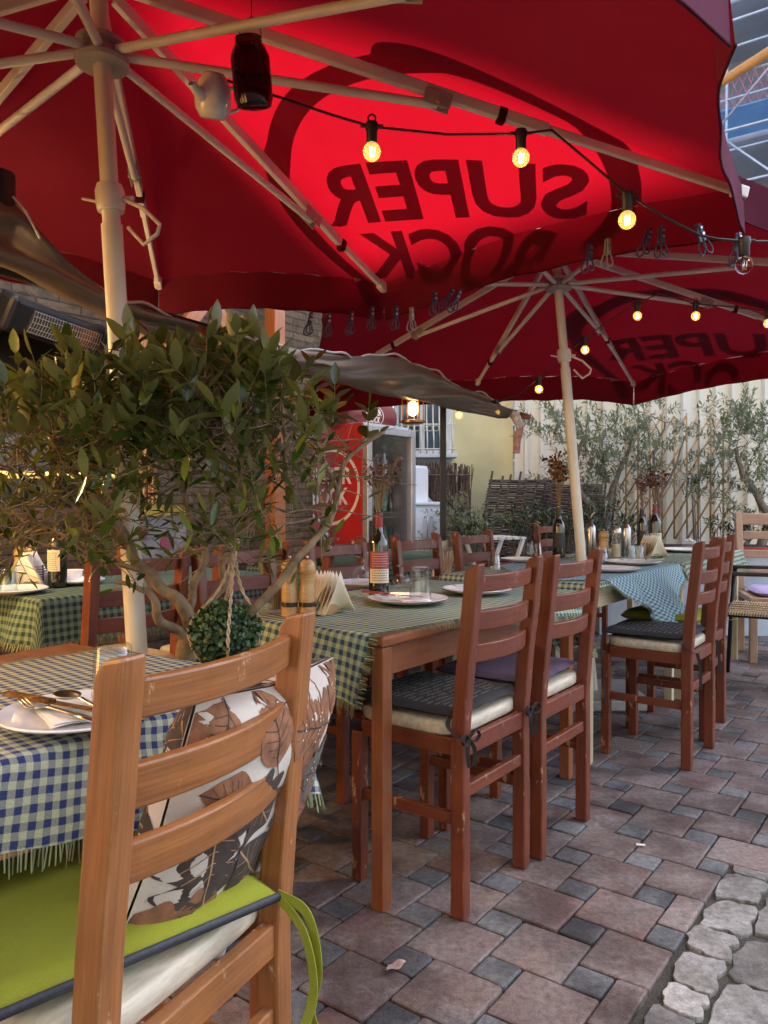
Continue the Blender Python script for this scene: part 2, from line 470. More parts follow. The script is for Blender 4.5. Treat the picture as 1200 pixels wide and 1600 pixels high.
# ------------------------------------------------------------------ back fence, yellow wall, white house
FY = 7.7
def at_wall(px, py): return P(px, py, FY)
m, t, b = nt('cream_sheet_metal')
vec = coords(t, 'Object')
f = noise_n(t, coords(t, 'Object', (3, 3, .5)), 1.6, 5)
col = ramp(t, f, [(.3, (.74, .70, .55)), (.5, (.84, .80, .67)), (.75, (.85, .84, .79))])
L(t, col, b.inputs['Base Color']); b.inputs['Roughness'].default_value = .42
M['sheet_metal'] = m
mb = MB()
x0, x1 = 1.30, 6.2
prof = []; x = x0
while x < x1:
    prof += [(x, 0), (x+.085, 0), (x+.092, .055), (x+.122, .055), (x+.129, 0)]; x += .15
rows = [[(px_, FY-.05-d_-.10*(px_-x0), z) for px_, d_ in prof] for z in (0, 3.6)]
mb.grid(rows)
o = mb.build('metal_fence', M['sheet_metal'], solid=.002)
tag(o, 'cream corrugated sheet metal fence behind the bamboo trellis', 'fence')
M['yellow'] = mat('yellow_stucco', (.74, .66, .36), .9, .16, 1.7, .35, 60)
M['grey_base'] = mat('grey_plinth', (.30, .29, .26), .9, .2, 6, .4, 40)
w = thing('yellow_wall', 'pale yellow stucco wall with a grey plinth beside the metal fence', 'wall', (0, 0, 0))
mb = MB(); mb.box((.99, 7.85, 1.9), (.62, .2, 3.4)); mb.build('wall', M['yellow'], w)
mb = MB(); mb.box((.99, 7.84, .4), (.62, .24, .84)); mb.build('plinth', M['grey_base'], w, bevel=.01)
M['house'] = mat('white_render', (.74, .75, .75), .85, .06, 3, .2, 70)
M['house_glass'] = mat('dim_window_glass', (.10, .14, .18), .08, .3, 4, spec=.8)
w = thing('white_house', 'white house wall with a barred window behind the drinks fridge', 'house', (-.35, 7.75, 0))
mb = MB()
for c, s_ in (((-.27, 0, 1.9), (1.42, .2, 3.8)), ((.73, 0, .78), (.58, .2, 1.56)), ((.73, 0, 3.1), (.58, .2, 1.4))):
    mb.box(c, s_)
mb.build('wall', M['house'], w)
wf = MB()
for c, s_ in (((.47, -.02, 2.0), (.05, .14, .86)), ((.99, -.02, 2.0), (.05, .14, .86)), ((.73, -.02, 2.405), (.47, .14, .05)), ((.73, -.02, 1.595), (.47, .14, .05)), ((.73, -.02, 2.0), (.05, .12, .76))):
    wf.box(c, s_)
win = wf.build('window', M['house'], w, bevel=.004)
mb = MB(); mb.box((.73, .03, 2.0), (.47, .02, .76)); mb.build('pane', M['house_glass'], win)
mb = MB(); mb.box((.73, -.16, 1.555), (.66, .3, .035)); mb.build('sill', M['house'], win, bevel=.004)
M['grille'] = mat('cream_grille_paint', (.70, .66, .52), .5, .1)
mb = MB()
for i in range(10):
    x = .46+i*.062
    mb.tube([(x, -.12, 2.5), (x, -.14, 2.1), (x, -.17, 1.9), (x, -.29, 1.74), (x, -.31, 1.65), (x, -.24, 1.59), (x, -.10, 1.585)], .0075, 6)
for z, y in ((2.45, -.12), (1.87, -.185), (1.62, -.30)):
    mb.tube([(.43, y, z), (1.05, y, z)], .007, 6)
for i in range(9):
    c = V((.49+i*.062, -.19, 1.83))
    mb.tube([c+V((.028*cos(a), 0, .028*sin(a))) for a in [k*pi/4 for k in range(8)]], .004, 5, closed=True)
mb.build('window_grille', M['grille'], win, smooth=True)
# brushwood screen below the window
M['brush'] = mat('brushwood', (.20, .13, .10), .95, .5, 40, isl=.6)
mb = MB()
for i in range(330):
    x = rnd.uniform(-.02, .62); z1 = rnd.uniform(1.36, 1.5)-abs(x-.3)*.1
    y = rnd.uniform(0, .07)
    mb.tube([(x, y, .3), (x+rnd.uniform(-.03, .03), y-.01, .9), (x+rnd.uniform(-.05, .05), y, z1)], .0042, 4, caps=False)
for z in (.7, 1.05, 1.36):
    mb.tube([(-.03, -.02, z), (.63, -.02, z)], .006, 5)
o = mb.build('brushwood_screen', M['brush']); o.location = (.20, 7.2, 0); o.rotation_euler = (0, 0, .15)
tag(o, 'dark brown brushwood screen standing below the barred window', 'screen')

# ------------------------------------------------------------------ restaurant front on the left (wall plane n = -2.8)
m, t, b = nt('stacked_stone')
br = t.nodes.new('ShaderNodeTexBrick'); vec = coords(t, 'Object', (1, 1, 1))
sp = t.nodes.new('ShaderNodeSeparateXYZ'); L(t, vec, sp.inputs[0]); cb = t.nodes.new('ShaderNodeCombineXYZ')
L(t, sp.outputs[0], cb.inputs[0]); L(t, sp.outputs[2], cb.inputs[1]); L(t, cb.outputs[0], br.inputs['Vector'])
br.inputs['Scale'].default_value = 4.2; br.inputs['Color1'].default_value = (.17, .115, .065, 1); br.inputs['Color2'].default_value = (.095, .066, .040, 1)
br.inputs['Mortar'].default_value = (.05, .04, .03, 1); br.inputs['Brick Width'].default_value = 1.1; br.inputs['Row Height'].default_value = .22; br.inputs['Mortar Size'].default_value = .018
col = mixc(t, 1.0, br.outputs['Color'], ramp(t, noise_n(t, vec, 14, 5), [(.3, (.6,)*3), (.7, (1.3,)*3)]), 'MULTIPLY')
L(t, col, b.inputs['Base Color']); b.inputs['Roughness'].default_value = .85
bump(t, b, math_n(t, 'ADD', br.outputs['Fac'], noise_n(t, vec, 30, 5)), .8, -.02)
M['stacked'] = m
rest = thing('restaurant', 'stone clad restaurant front behind the olive tree', 'building', T(0, -2.9), RZ_U)
mb = MB()
mb.box((-3.2, -.1, 1.7), (2.4, .2, 3.4)); mb.box((1.85, -.1, 1.7), (1.7, .2, 3.4)); mb.box((3.5, .36, 1.7), (1.7, .2, 3.4)); mb.box((-.5, -.1, .5), (3.0, .2, 1.0)); mb.box((-.5, -.1, 2.75), (3.0, .2, 1.3))
mb.build('wall', M['stacked'], rest)
mb = MB(); mb.box((-1.0, -.3, 5.6), (9.0, .5, 4.4)); mb.build('sky_blocker', mat('blocker_plum', (.40, .30, .24), .9, .1, 2), rest)  # mass added out of view to block sky light on the left
mb = MB(); mb.box((-2.75, -1.05, 1.5), (.2, 2.1, 3.0)); mb.build('bounce_wall', mat('bounce_ochre', (.80, .42, .10), .9, .1, 3, .2, 60), rest)  # wall added out of view; its sunlit ochre bounces warm light from the left
mb = MB()
for c, s_ in (((-1.96, -.12, 1.55), (.08, .14, 1.1)), ((.96, -.12, 1.55), (.08, .14, 1.1)), ((-.5, -.12, 1.04), (2.84, .14, .08)), ((-.5, -.12, 2.06), (2.84, .14, .08)), ((.0, -.12, 1.55), (.06, .12, .94)), ((-1.0, -.12, 1.55), (.06, .12, .94))):
    mb.box(c, s_)
wn = mb.build('window', M['dark_timber'], rest, bevel=.004)
mb = MB(); mb.box((-.5, -.05, 1.55), (2.84, .01, .94)); mb.build('pane', mat('dark_pane', (.02, .022, .02), .06, .3, 3, spec=.7), wn)
mb = MB(); mb.box((1.0, -3.0, 3.5), (12, 6.2, .25)); mb.build('roof', M['dark_timber'], rest) if False else None
# porch timbers
def porch(s_, n_, label, side):
    r = thing('timber_post', label, 'post', T(s_, n_), RZ_U, 'porch posts of the restaurant')
    a = MB(); a.box((0, 0, 1.3), (.10, .10, 2.6)); a.build('post', M['timber'], r, bevel=.005)
    a = MB(); a.bar((side*.045, 0, 1.72), (side*.60, 0, 2.42), .06, .09); a.build('brace', M['timber'], r, bevel=.005)
porch(.05, -2.5, 'orange timber porch post with a diagonal brace by the black heater', -1)
porch(.95, -2.5, 'orange timber porch post half hidden by the olive leaves', 1)
porch(2.15, -2.55, 'orange timber porch post beside the red side of the fridge', -1)
# heater
def inv(q, c): return q
h0, h1 = P(12, 489, 3.75), P(165, 541, 4.35)
ax = (h1-h0); Lh = ax.length
hr = bpy.data.objects.new('patio_heater', None); COL.objects.link(hr); hr.location = (h0+h1)/2
d = ax.normalized(); side = d.cross(V((0, 0, 1))).normalized(); up = side.cross(d)
tilt = Matrix.Rotation(math.radians(28), 3, d)
hr.rotation_euler = (tilt @ Matrix((d, -side, up)).transposed()).to_euler()
tag(hr, 'black electric patio heater with a wire grille mounted on the porch', 'heater')
mb = MB(); mb.box((0, .05, .0), (Lh-.04, .10, .17)); mb.build('body', M['black_metal'], hr, bevel=.02)
for sx in (-1, 1):
    a = MB(); a.box((sx*(Lh/2-.02), .05, 0), (.05, .12, .19)); a.build('end_cap', M['black'], hr, bevel=.03)
mb = MB(); mb.box((.03, -.004, 0), (Lh*.70, .006, .12)); mb.build('reflector', mat('heater_reflector', (.30, .29, .27), .25, .2, 20, metal=.9), hr)
mb = MB()
for i in range(26): 
    x = .03-Lh*.345+i*Lh*.69/25; mb.tube([(x, -.012, -.06), (x, -.022, 0), (x, -.012, .06)], .0018, 4)
for z in (-.055, -.03, .0, .03, .055): mb.tube([(.03-Lh*.35, -.016-(.055-abs(z))*.1, z), (.03+Lh*.35, -.016-(.055-abs(z))*.1, z)], .0015, 4)
mb.build('grille', M['steel'], hr)
mb = MB(); mb.tube([(-.1, .10, .05), (-.1, .30, .05)], .012, 6); mb.tube([(.1, .10, .05), (.1, .30, .05)], .012, 6); mb.build('bracket', M['black_metal'], hr)
# hanging rope tassels by the window
for (px, y0, y1, d_, w_, lab) in ((232, 690, 792, 3.2, .036, 'pale rope tassel hanging behind the umbrella pole'), (224, 520, 640, 3.3, .03, 'pale rope tassel among the upper olive leaves')):
    p0, p1 = P(px, y0, d_), P(px, y1, d_)
    r = thing('rope_tassel', lab, 'tassel', p0, 0, 'rope tassels hung at the restaurant window')
    hh = (p0-p1).z; a = MB()
    for i in range(46):
        an = rnd.random()*6.28; q = w_*sqrt(rnd.random())
        a.tube([(q*.4*cos(an), q*.4*sin(an), 0), (q*cos(an), q*sin(an), -hh*.3), (q*1.15*cos(an)+rnd.uniform(-.004, .004), q*1.15*sin(an), -hh*rnd.uniform(.93, 1.02))], .0032, 4)
    a.build('strands', M['rope'], r)
    a = MB(); a.tube([(0, 0, -.01), (0, 0, .55)], .004, 5); a.build('cord', M['rope'], r)
# strip lamp glowing yellow at the window
p0, p1 = P(-30, 741, 3.55), P(178, 744, 3.95)
r = thing('strip_lamp', 'yellow glowing strip lamp along the restaurant window', 'lamp', (p0+p1)/2)
a = MB(); a.tube([p0-(p0+p1)/2, p1-(p0+p1)/2], .018, 8); a.build('tube', emit('yellow_glow', (1, .85, .25), .025), r, smooth=True)
a = MB(); a.bar(p0-(p0+p1)/2+V((0, .04, .03)), p1-(p0+p1)/2+V((0, .04, .03)), .06, .03); a.build('holder', M['black'], r, bevel=.004)
# counter rail along the wall behind table row
r = thing('rail', 'dark metal rail along the stone wall behind the far left table', 'rail', T(0, -2.55), RZ_U)
a = MB(); a.tube([(-2.2, 0, .98), (1.6, 0, .98)], .022, 8); a.build('bar', M['black_metal'], r, smooth=True)
for x in (-2.0, -.8, .4, 1.5): a = MB(); a.tube([(x, 0, 0), (x, 0, .98)], .016, 8); a.build('post', M['black_metal'], r, smooth=True)
# price board with pink print near pole
r = thing('poster_board', 'white board with pink shapes and a yellow header under the window', 'board', P(245, 842, 3.7), RZ_U)
a = MB(); a.box((0, 0, 0), (.34, .02, .22)); a.build('panel', mat('board_white', (.22, .20, .20), .6), r, bevel=.002)
a = MB(); a.box((0, -.012, .135), (.34, .02, .05)); a.build('header', mat('board_yellow', (.4, .29, .04), .6), r, bevel=.002)
a = MB(); a.lathe([(.04, 0), (.04, .004)], (.05, -.012, -.02), 16, Matrix.Rotation(pi/2, 3, 'X')); a.lathe([(.028, 0), (.028, .004)], (-.09, -.012, .03), 16, Matrix.Rotation(pi/2, 3, 'X'))
a.build('print', mat('board_pink', (.24, .05, .09), .6), r)
# ------------------------------------------------------------------ umbrellas
RC, RM, AT, AD, RJ = 1.8344, 1.3324, .2276, .6944, .9206
def axes(tx, ty):
    a = V((tx, ty, 1)).normalized(); x = (V((1, 0, 0))-a*a.x).normalized(); return a, x, a.cross(x)
def umb_geom(bx, by, tx, ty, s, az, oaz, odr, fix={}):
    a, x, y = axes(tx, ty); B = V((bx, by, 0)); run = B+a*s; top = run+a*AT
    tips, joints = [], []
    for k in range(8):
        an = az+k*pi/4+oaz[k]; d = x*cos(an)+y*sin(an); Rr = RC if k % 2 == 0 else RM
        tip = top+d*Rr-a*(AD*(1 if k % 2 == 0 else RM/RC))-a*odr[k]*Rr
        tip = V(fix.get(k, tip))
        tips.append(tip); joints.append(top+(tip-top)*(RJ/max(Rr, (tip-top).length*.97)))
    return B, a, run, top, tips, joints
UMB1 = umb_geom(-.6395, 2.101, -.0481, -.0179, 2.3068, .1791,
    (-.0367, .0228, .003, -.0197, .0069, -.0033, .0019, .025), (-.072, .0534, -.0304, .0092, -.0064, .003, -.0003, .019), {7: (.60, 1.36, 2.06), 2: (-.935, 3.2, 2.03), 3: (-1.75, 2.70, 2.08)})
UMB2 = umb_geom(1.1771, 4.2989, -.0948, -.0232, 2.3166, -.5592,
    (-.0029, -.0367, .0437, .0141, -.0182, 0, 0, 0), (.0089, -.0195, -.0293, .0352, .0291, 0, 0, 0), {4: (-.52, 5.26, 1.86), 5: (-.31, 3.95, 2.22), 6: (.33, 3.17, 2.28), 7: (1.28, 2.95, 2.39), 0: (2.55, 3.28, 2.10), 1: (2.79, 4.60, 2.056)})
def canopy_pt(G, k, s, t, drop=0.0):
    """point on the canopy: panel k, s across, t from the top to the eave, drop down the valance"""
    B, a, run, top, tips, joints = G
    while s > 1: k += 1; s -= 1
    while s < 0: k -= 1; s += 1
    A = tips[k % 8]; Bt = tips[(k+1) % 8]; w = 4*s*(1-s)
    t2 = t*(1-.028*w)
    p = top+(A-top)*t2*(1-s)+(Bt-top)*t2*s
    p = p + V((0, 0, .035*w*t2*(1-.5*t2) + .028*(1-abs(2*t2-1))*1))
    q = noise.noise(V((p.x*2.1, p.y*2.1, k*3.1)))
    p.z += .018*q*w + .004*sin(s*38+k)*t2**8*w
    if drop:
        e = (Bt-A).normalized(); out = V((e.y, -e.x, 0)).normalized()
        if out.dot(p-top) < 0: out = -out
        f = drop/.15
        p = p+V((0, 0, -drop)) + out*(f*(.010+.005*sin(s*17+k*2)+.010*noise.noise(V((s*4, k*1.7, 2)))))
    return p
def font_mesh(txt, size, bold=.02, sp=1.0, res=4):
    cu = bpy.data.curves.new('t', 'FONT'); cu.body = txt; cu.size = size; cu.offset = bold*size; cu.space_character = sp; cu.resolution_u = res
    o = bpy.data.objects.new('t', cu); COL.objects.link(o)
    dg = bpy.context.evaluated_depsgraph_get(); me = bpy.data.meshes.new_from_object(o.evaluated_get(dg))
    bpy.data.objects.remove(o); bpy.data.curves.remove(cu)
    return me
def cut_text(txt, w, h, bold=.02, sp=1.0, edge=.05):
    """text as a flat triangulated sheet scaled to w x h, fine enough to bend: list of verts, faces"""
    me = font_mesh(txt, 1.0, bold, sp)
    bm = bmesh.new(); bm.from_mesh(me); bpy.data.meshes.remove(me)
    xs = [v.co.x for v in bm.verts]; ys = [v.co.y for v in bm.verts]
    x0, x1, y0, y1 = min(xs), max(xs), min(ys), max(ys)
    for v in bm.verts: v.co = V(((v.co.x-x0)/(x1-x0)*w, (v.co.y-y0)/(y1-y0)*h, 0))
    bmesh.ops.triangulate(bm, faces=bm.faces)
    for _ in range(4):
        es = [e for e in bm.edges if e.calc_length() > edge]
        if not es: break
        bmesh.ops.subdivide_edges(bm, edges=es, cuts=1); bmesh.ops.triangulate(bm, faces=[f for f in bm.faces if len(f.verts) > 3])
    bm.verts.index_update()
    r = [v.co.copy() for v in bm.verts], [tuple(v.index for v in f.verts) for f in bm.faces]
    bm.free(); return r
def ring2d(r0, r1, n=72, m=3, a0=0, a1=2*pi):
    vs, fs = [], []
    for i in range(n+1):
        a = a0+(a1-a0)*i/n
        for j in range(m+1): r = r0+(r1-r0)*j/m; vs.append(V((r*cos(a), r*sin(a), 0)))
    for i in range(n):
        for j in range(m):
            b0 = i*(m+1)+j; fs.append((b0, b0+1, b0+m+2, b0+m+1))
    return vs, fs
def umbrella(name, label, G, val, logo_panel, ls=1.0):
    B, a, run, top, tips, joints = G
    r = thing('patio_umbrella', label, 'umbrella', B, 0, 'red patio umbrellas')
    base = MB(); base.box(B+V((0, 0, .03)), (.5, .5, .06)); base.build('base_plate', M['zinc'], r, bevel=.01, world=B)
    po = MB(); po.tube([B, B+a*1.86], .0275, 20); po.tube([B+a*1.86, top], .0235, 20)
    pole = po.build('pole', M['pole_paint'], r, True, world=B, angle=40)
    c = MB(); zz = B+a*1.93
    c.tube([zz-a*.035, zz-a*.015, zz+a*.02, zz+a*.035], [.034, .038, .038, .033], 20); c.tube([zz+a*.0+V((.03, 0, 0)), zz+a*.0+V((.062, .0, .0))], .007, 8)
    c.tube([zz+V((-.03, 0, -.01)), zz+V((-.075, 0, .0))], .004, 6)
    c.build('collar', M['white_paint'], pole, True, world=B, angle=40)
    c = MB(); h = zz+V((.036, -.01, -.005))
    c.tube([h, h+V((.06, -.012, -.03)), h+V((.105, -.02, -.075)), h+V((.098, -.02, -.10)), h+V((.06, -.012, -.125)), h+V((.015, 0, -.075))], .0055, 8)
    c.build('crank_handle', M['white_paint'], pole, True, world=B)
    hub = MB(); fx = Matrix((V((1, 0, 0)), V((0, 1, 0)), a)).transposed()
    hub.lathe([(.045, -.03), (.068, -.028), (.070, -.016), (.052, -.012), (.050, .02), (.064, .022), (.065, .034), (.03, .038)], run, 24, fx)
    hub.build('runner_hub', M['zinc'], r, True, world=B, angle=35)
    hub = MB(); hub.lathe([(.04, -.05), (.07, -.04), (.07, -.01), (.02, .0)], top, 20, fx); hub.build('top_hub', M['white_paint'], r, True, world=B, angle=35)
    for k in range(8):
        d = (tips[k]-top).normalized(); off = V((0, 0, -.030)); dz = d.cross(V((0, 0, 1))).cross(d)
        rb = MB(); p0 = top+d*.06+off; pj = joints[k]+off; p2 = tips[k]+off*.55
        k_ = pj+(p2-pj)*.35
        rb.bar(p0, k_, .022, .034, dz); rb.bar(k_, p2, .017, .026, dz); rib = rb.build('rib', M['white_paint'], r, bevel=.004, world=B)
        cp = MB(); cp.bar(p2-d*.035, p2+d*.012, .030, .036, dz); cp.build('end_cap', M['white_paint'], rib, bevel=.005, world=B)
        br = MB(); sd = d.cross(V((0, 0, 1))).normalized()
        for q in (-1, 1): br.bar(pj-d*.04+sd*q*.014+V((0, 0, -.018)), pj+d*.04+sd*q*.014+V((0, 0, -.018)), .004, .045)
        br.tube([pj-sd*.022+V((0, 0, -.028)), pj+sd*.022+V((0, 0, -.028))], .006, 8); br.build('joint_bracket', M['zinc'], rib, bevel=.002, world=B)
        bn = MB(); bp = p0+(pj-p0)*1.22; bn.bar(bp-d*.012, bp+d*.012, .028, .042, dz); bn.build('strap', M['red_canopy'], rib, world=B, bevel=.003)
        st = MB(); e = (joints[k]-run).normalized(); st.tube([run+V((e.x, e.y, 0)).normalized()*.06, pj+V((0, 0, -.03))], .0125, 10)
        st.build('strut', M['white_paint'], r, True, world=B, angle=40)
    cv = MB(); NS, NT = 12, 22
    for k in range(8):
        cv.grid([[canopy_pt(G, k, j/NS, max(i/NT, .012)) for j in range(NS+1)] for i in range(NT+1)])
    can = cv.build('canopy', M['red_canopy'], r, True, world=B)
    va = MB(); NS = 26
    for k in range(8):
        va.grid([[canopy_pt(G, k, j/NS, 1, val*i/4+1e-4) for j in range(NS+1)] for i in range(5)])
    va.build('valance', M['red_canopy'], can, True, world=B)
    sm = MB()
    for k in range(8):
        sm.tube([canopy_pt(G, k, j/24, 1, val) for j in range(25)], .0035, 5)
    sm.build('hem', M['red_canopy'], can, True, world=B)
    # print on the outer side of one panel: it blocks the light, so it reads dark from below
    k = logo_panel; tA, tB = tips[k], tips[(k+1) % 8]; LE = (tB-tA).length; e = (tB-tA)/LE
    fa = (top-tA).dot(e); foot = tA+e*fa; D = (foot-top).length
    W_ = V((.926, -.378, 0)); H_ = V((.378, .926, 0)); O_ = V((LE-1.009, D-.290, 0))+V((-.045, .045, 0))+H_*.038+W_*.055
    lg = MB()
    def put(vs, fs):
        ok = {}; b0 = len(lg.v)
        for i, p in enumerate(vs):
            p = V((1.0+(p.x-1.0)*ls, .27+(p.y-.27)*ls, 0)); q = O_+W_*p.x+H_*p.y; t = q.y/D
            al = fa*(1-t); w = LE*t; s = (q.x-al)/max(w, .05)
            drop = max(0, q.y-D); ok[i] = drop < val-.004 and t > .06
            pt = canopy_pt(G, k, s, min(t, 1), drop)
            e2 = (tips[(k+(1 if s <= 1 else 2)) % 8]-tips[(k+(0 if s <= 1 else 1)) % 8]).normalized(); out = V((e2.y, -e2.x, 0))
            if out.dot(pt-top) < 0: out = -out
            lg.v.append(pt+V((0, 0, .004))+out*.006)
        for f in fs:
            if all(ok[i] for i in f): lg.face([b0+i for i in f])
    def txt(s_, x, y, w, h, sp=1.0):
        vs, fs = cut_text(s_, w, h, .028, sp); put([V((x+p.x, y+h-p.y, 0)) for p in vs], fs)
    txt('SUPER', -.02, -.01, .97, .268); txt('BOCK', .05, .300, .82, .25)
    lg.build('lettering', M['print'], can, world=B); lg.v, lg.f, lg.uv, lg.m = [], [], [], []
    vs, fs = ring2d(.575, .665, 90, 4); put([V((.48+p.x, .20+p.y, 0)) for p in vs], fs)
    lg.build('emblem_ring', M['print'], can, world=B)
    return r
umbrella('u', 'large red umbrella on an ivory pole in front, its canopy lit through by the sun', UMB1, .145, 0)
umbrella('u', 'farther dark red umbrella on an ivory pole, hung with small bulbs, by the metal fence', UMB2, .17, 1, 1.35)

# ------------------------------------------------------------------ brown tarpaulin awning edge
M['tarp'] = mat('brown_tarpaulin', (.15, .115, .085), .40, .16, 3, .25, 14, spec=.5)
M['piping'] = mat('white_piping', (.55, .53, .50), .7, .08)
def lerp_tab(tab, x):
    for (a0, b0), (a1, b1) in zip(tab, tab[1:]):
        if x <= a1: return b0+(b1-b0)*max(0, (x-a0))/(a1-a0)
    return tab[-1][1]
topz = [(-1.5, 2.18), (-.49, 2.02), (-.33, 1.89), (-.10, 1.80), (.3, 1.765), (.6, 1.75), (1.2, 1.80), (1.55, 1.845), (1.80, 1.83), (2.1, 1.77), (2.66, 1.70)]
botz = [(-1.5, 1.86), (-.49, 1.81), (-.02, 1.70), (.5, 1.67), (1.13, 1.655), (1.8, 1.645), (2.5, 1.63), (2.66, 1.645)]
aw = thing('awning', 'brown tarpaulin awning edge with white piping sagging under the red umbrellas', 'awning', T(0, -1.0))
rows, pip = [], []
ns = 150
for i in range(ns+1):
    s = -1.5+4.16*i/ns; zt, zb = lerp_tab(topz, s), lerp_tab(botz, s); row = []
    zt += .008*sin(s*11)+.01*noise.noise(V((s*3, 0, 4)))
    for j in range(17):
        f = j/16; bul = sin(pi*f)*.055
        w = .030*noise.noise(V((s*2.6+f*3.0, f*2.2, 7)))+.014*noise.noise(V((s*8+f*7, f*4, 1)))
        w += .010*sin((s*9)+f*5)*max(0, min(1, (s-1.2)*2))*(1-f)
        row.append(T(s, -1.0+bul+w*1.6-(.05*(1-f)), zt+(zb-zt)*f))
    rows.append(row); pip.append(row[0]+V((0, 0, .004)))
for row in rows:      # the sheet turns under and runs back towards the restaurant
    p = row[-1]; row += [p-N*.03+V((0, 0, -.012)), p-N*.07+V((0, 0, .02)), p-N*.14+V((0, 0, .11))]
o = MB(); o.grid(rows); sheet = o.build('sheet', M['tarp'], aw, True, world=T(0, -1.0), solid=.003)
o = MB(); o.tube([p+V((0, 0, .010*sin(i*.37)+.006*sin(i*.83))) for i, p in enumerate(pip)], .0055, 6); o.build('piping', M['piping'], aw, True, world=T(0, -1.0))
o = MB(); o.tube([T(-1.5, -1.15, 1.88), T(2.6, -1.12, 1.69)], .018, 10); o.build('front_bar', M['black_metal'], aw, True, world=T(0, -1.0))
pb = P(692, 900, 4.62); pb.z = 0
r = thing('steel_post', 'slim black steel post holding up the end of the brown awning', 'post', pb)
o = MB(); o.box((0, 0, .86), (.036, .036, 1.72)); o.build('shaft', M['black_metal'], r, bevel=.003)
o = MB(); o.box((0, 0, .008), (.12, .12, .016)); o.build('foot_plate', M['black_metal'], r, bevel=.002)
o = MB(); o.tube([(.02, -.02, .95), (.055, -.02, .95), (.075, -.02, 1.06), (.012, -.02, 1.13)], .004, 6); o.build('hook', M['black_metal'], r)

# pendant lamps at the awning; the second is added out of view for golden light
pl = P(-3, 308, 2.25)
def pendant(label, p, rise):
    r = thing('pendant_lamp', label, 'lamp', p, 0, 'pendant lamps of the restaurant')
    o = MB(); o.lathe([(.012, .075), (.045, .07), (.047, .06), (.047, -.055), (.044, -.057), (.042, .05)], (0, 0, 0), 24, capb=False, capt=False); o.build('shade', M['black'], r, True, angle=40)
    o = MB(); o.lathe([(.041, -.046), (.0405, -.048)], (0, 0, 0), 20); o.build('diffuser', emit('warm_lamp', (1, .62, .26), 3), r)
    o = MB(); o.tube([(0, 0, .07), (0, 0, rise)], .003, 6); o.build('cord', M['black'], r)
    return r
r = pendant('black cylinder pendant lamp at the left end of the awning', pl, .55)
o = MB(); o.tube([P(20, 307, 2.22)-pl, P(40, 330, 2.24)-pl, P(62, 372, 2.3)-pl], .004, 6); o.build('flex', M['piping'], r)
FILL_PEND = T(-.95, -1.75, 1.70)
pendant('pendant lamp added out of view at the left for golden light on the awning', FILL_PEND, .5)
# lantern hung under the awning end
pc = P(645, 637, 4.05)
r = thing('lantern', 'copper framed hanging lantern with a glowing bulb next to the fridge header', 'lantern', pc)
o = MB()
o.lathe([(.05, -.085), (.062, -.08), (.062, -.068), (.05, -.066)], (0, 0, 0), 20); o.lathe([(.052, .07), (.06, .075), (.045, .10), (.012, .115)], (0, 0, 0), 20)
for i in range(6): a = i*pi/3; o.tube([(.055*cos(a), .055*sin(a), -.07), (.055*cos(a), .055*sin(a), .075)], .003, 5)
o.build('frame', mat('copper', (.35, .16, .07), .35, .2, metal=.8), r, True, angle=40)
o = MB(); o.ball((0, 0, -.005), .028, 16, 10, (1, 1, 1.4)); o.build('bulb', emit('lantern_bulb', (1, .60, .22), 1.6), r, True)
o = MB(); o.tube([(0, 0, .11), (0, 0, .20)], .003, 6); o.build('hanger', M['black'], r)
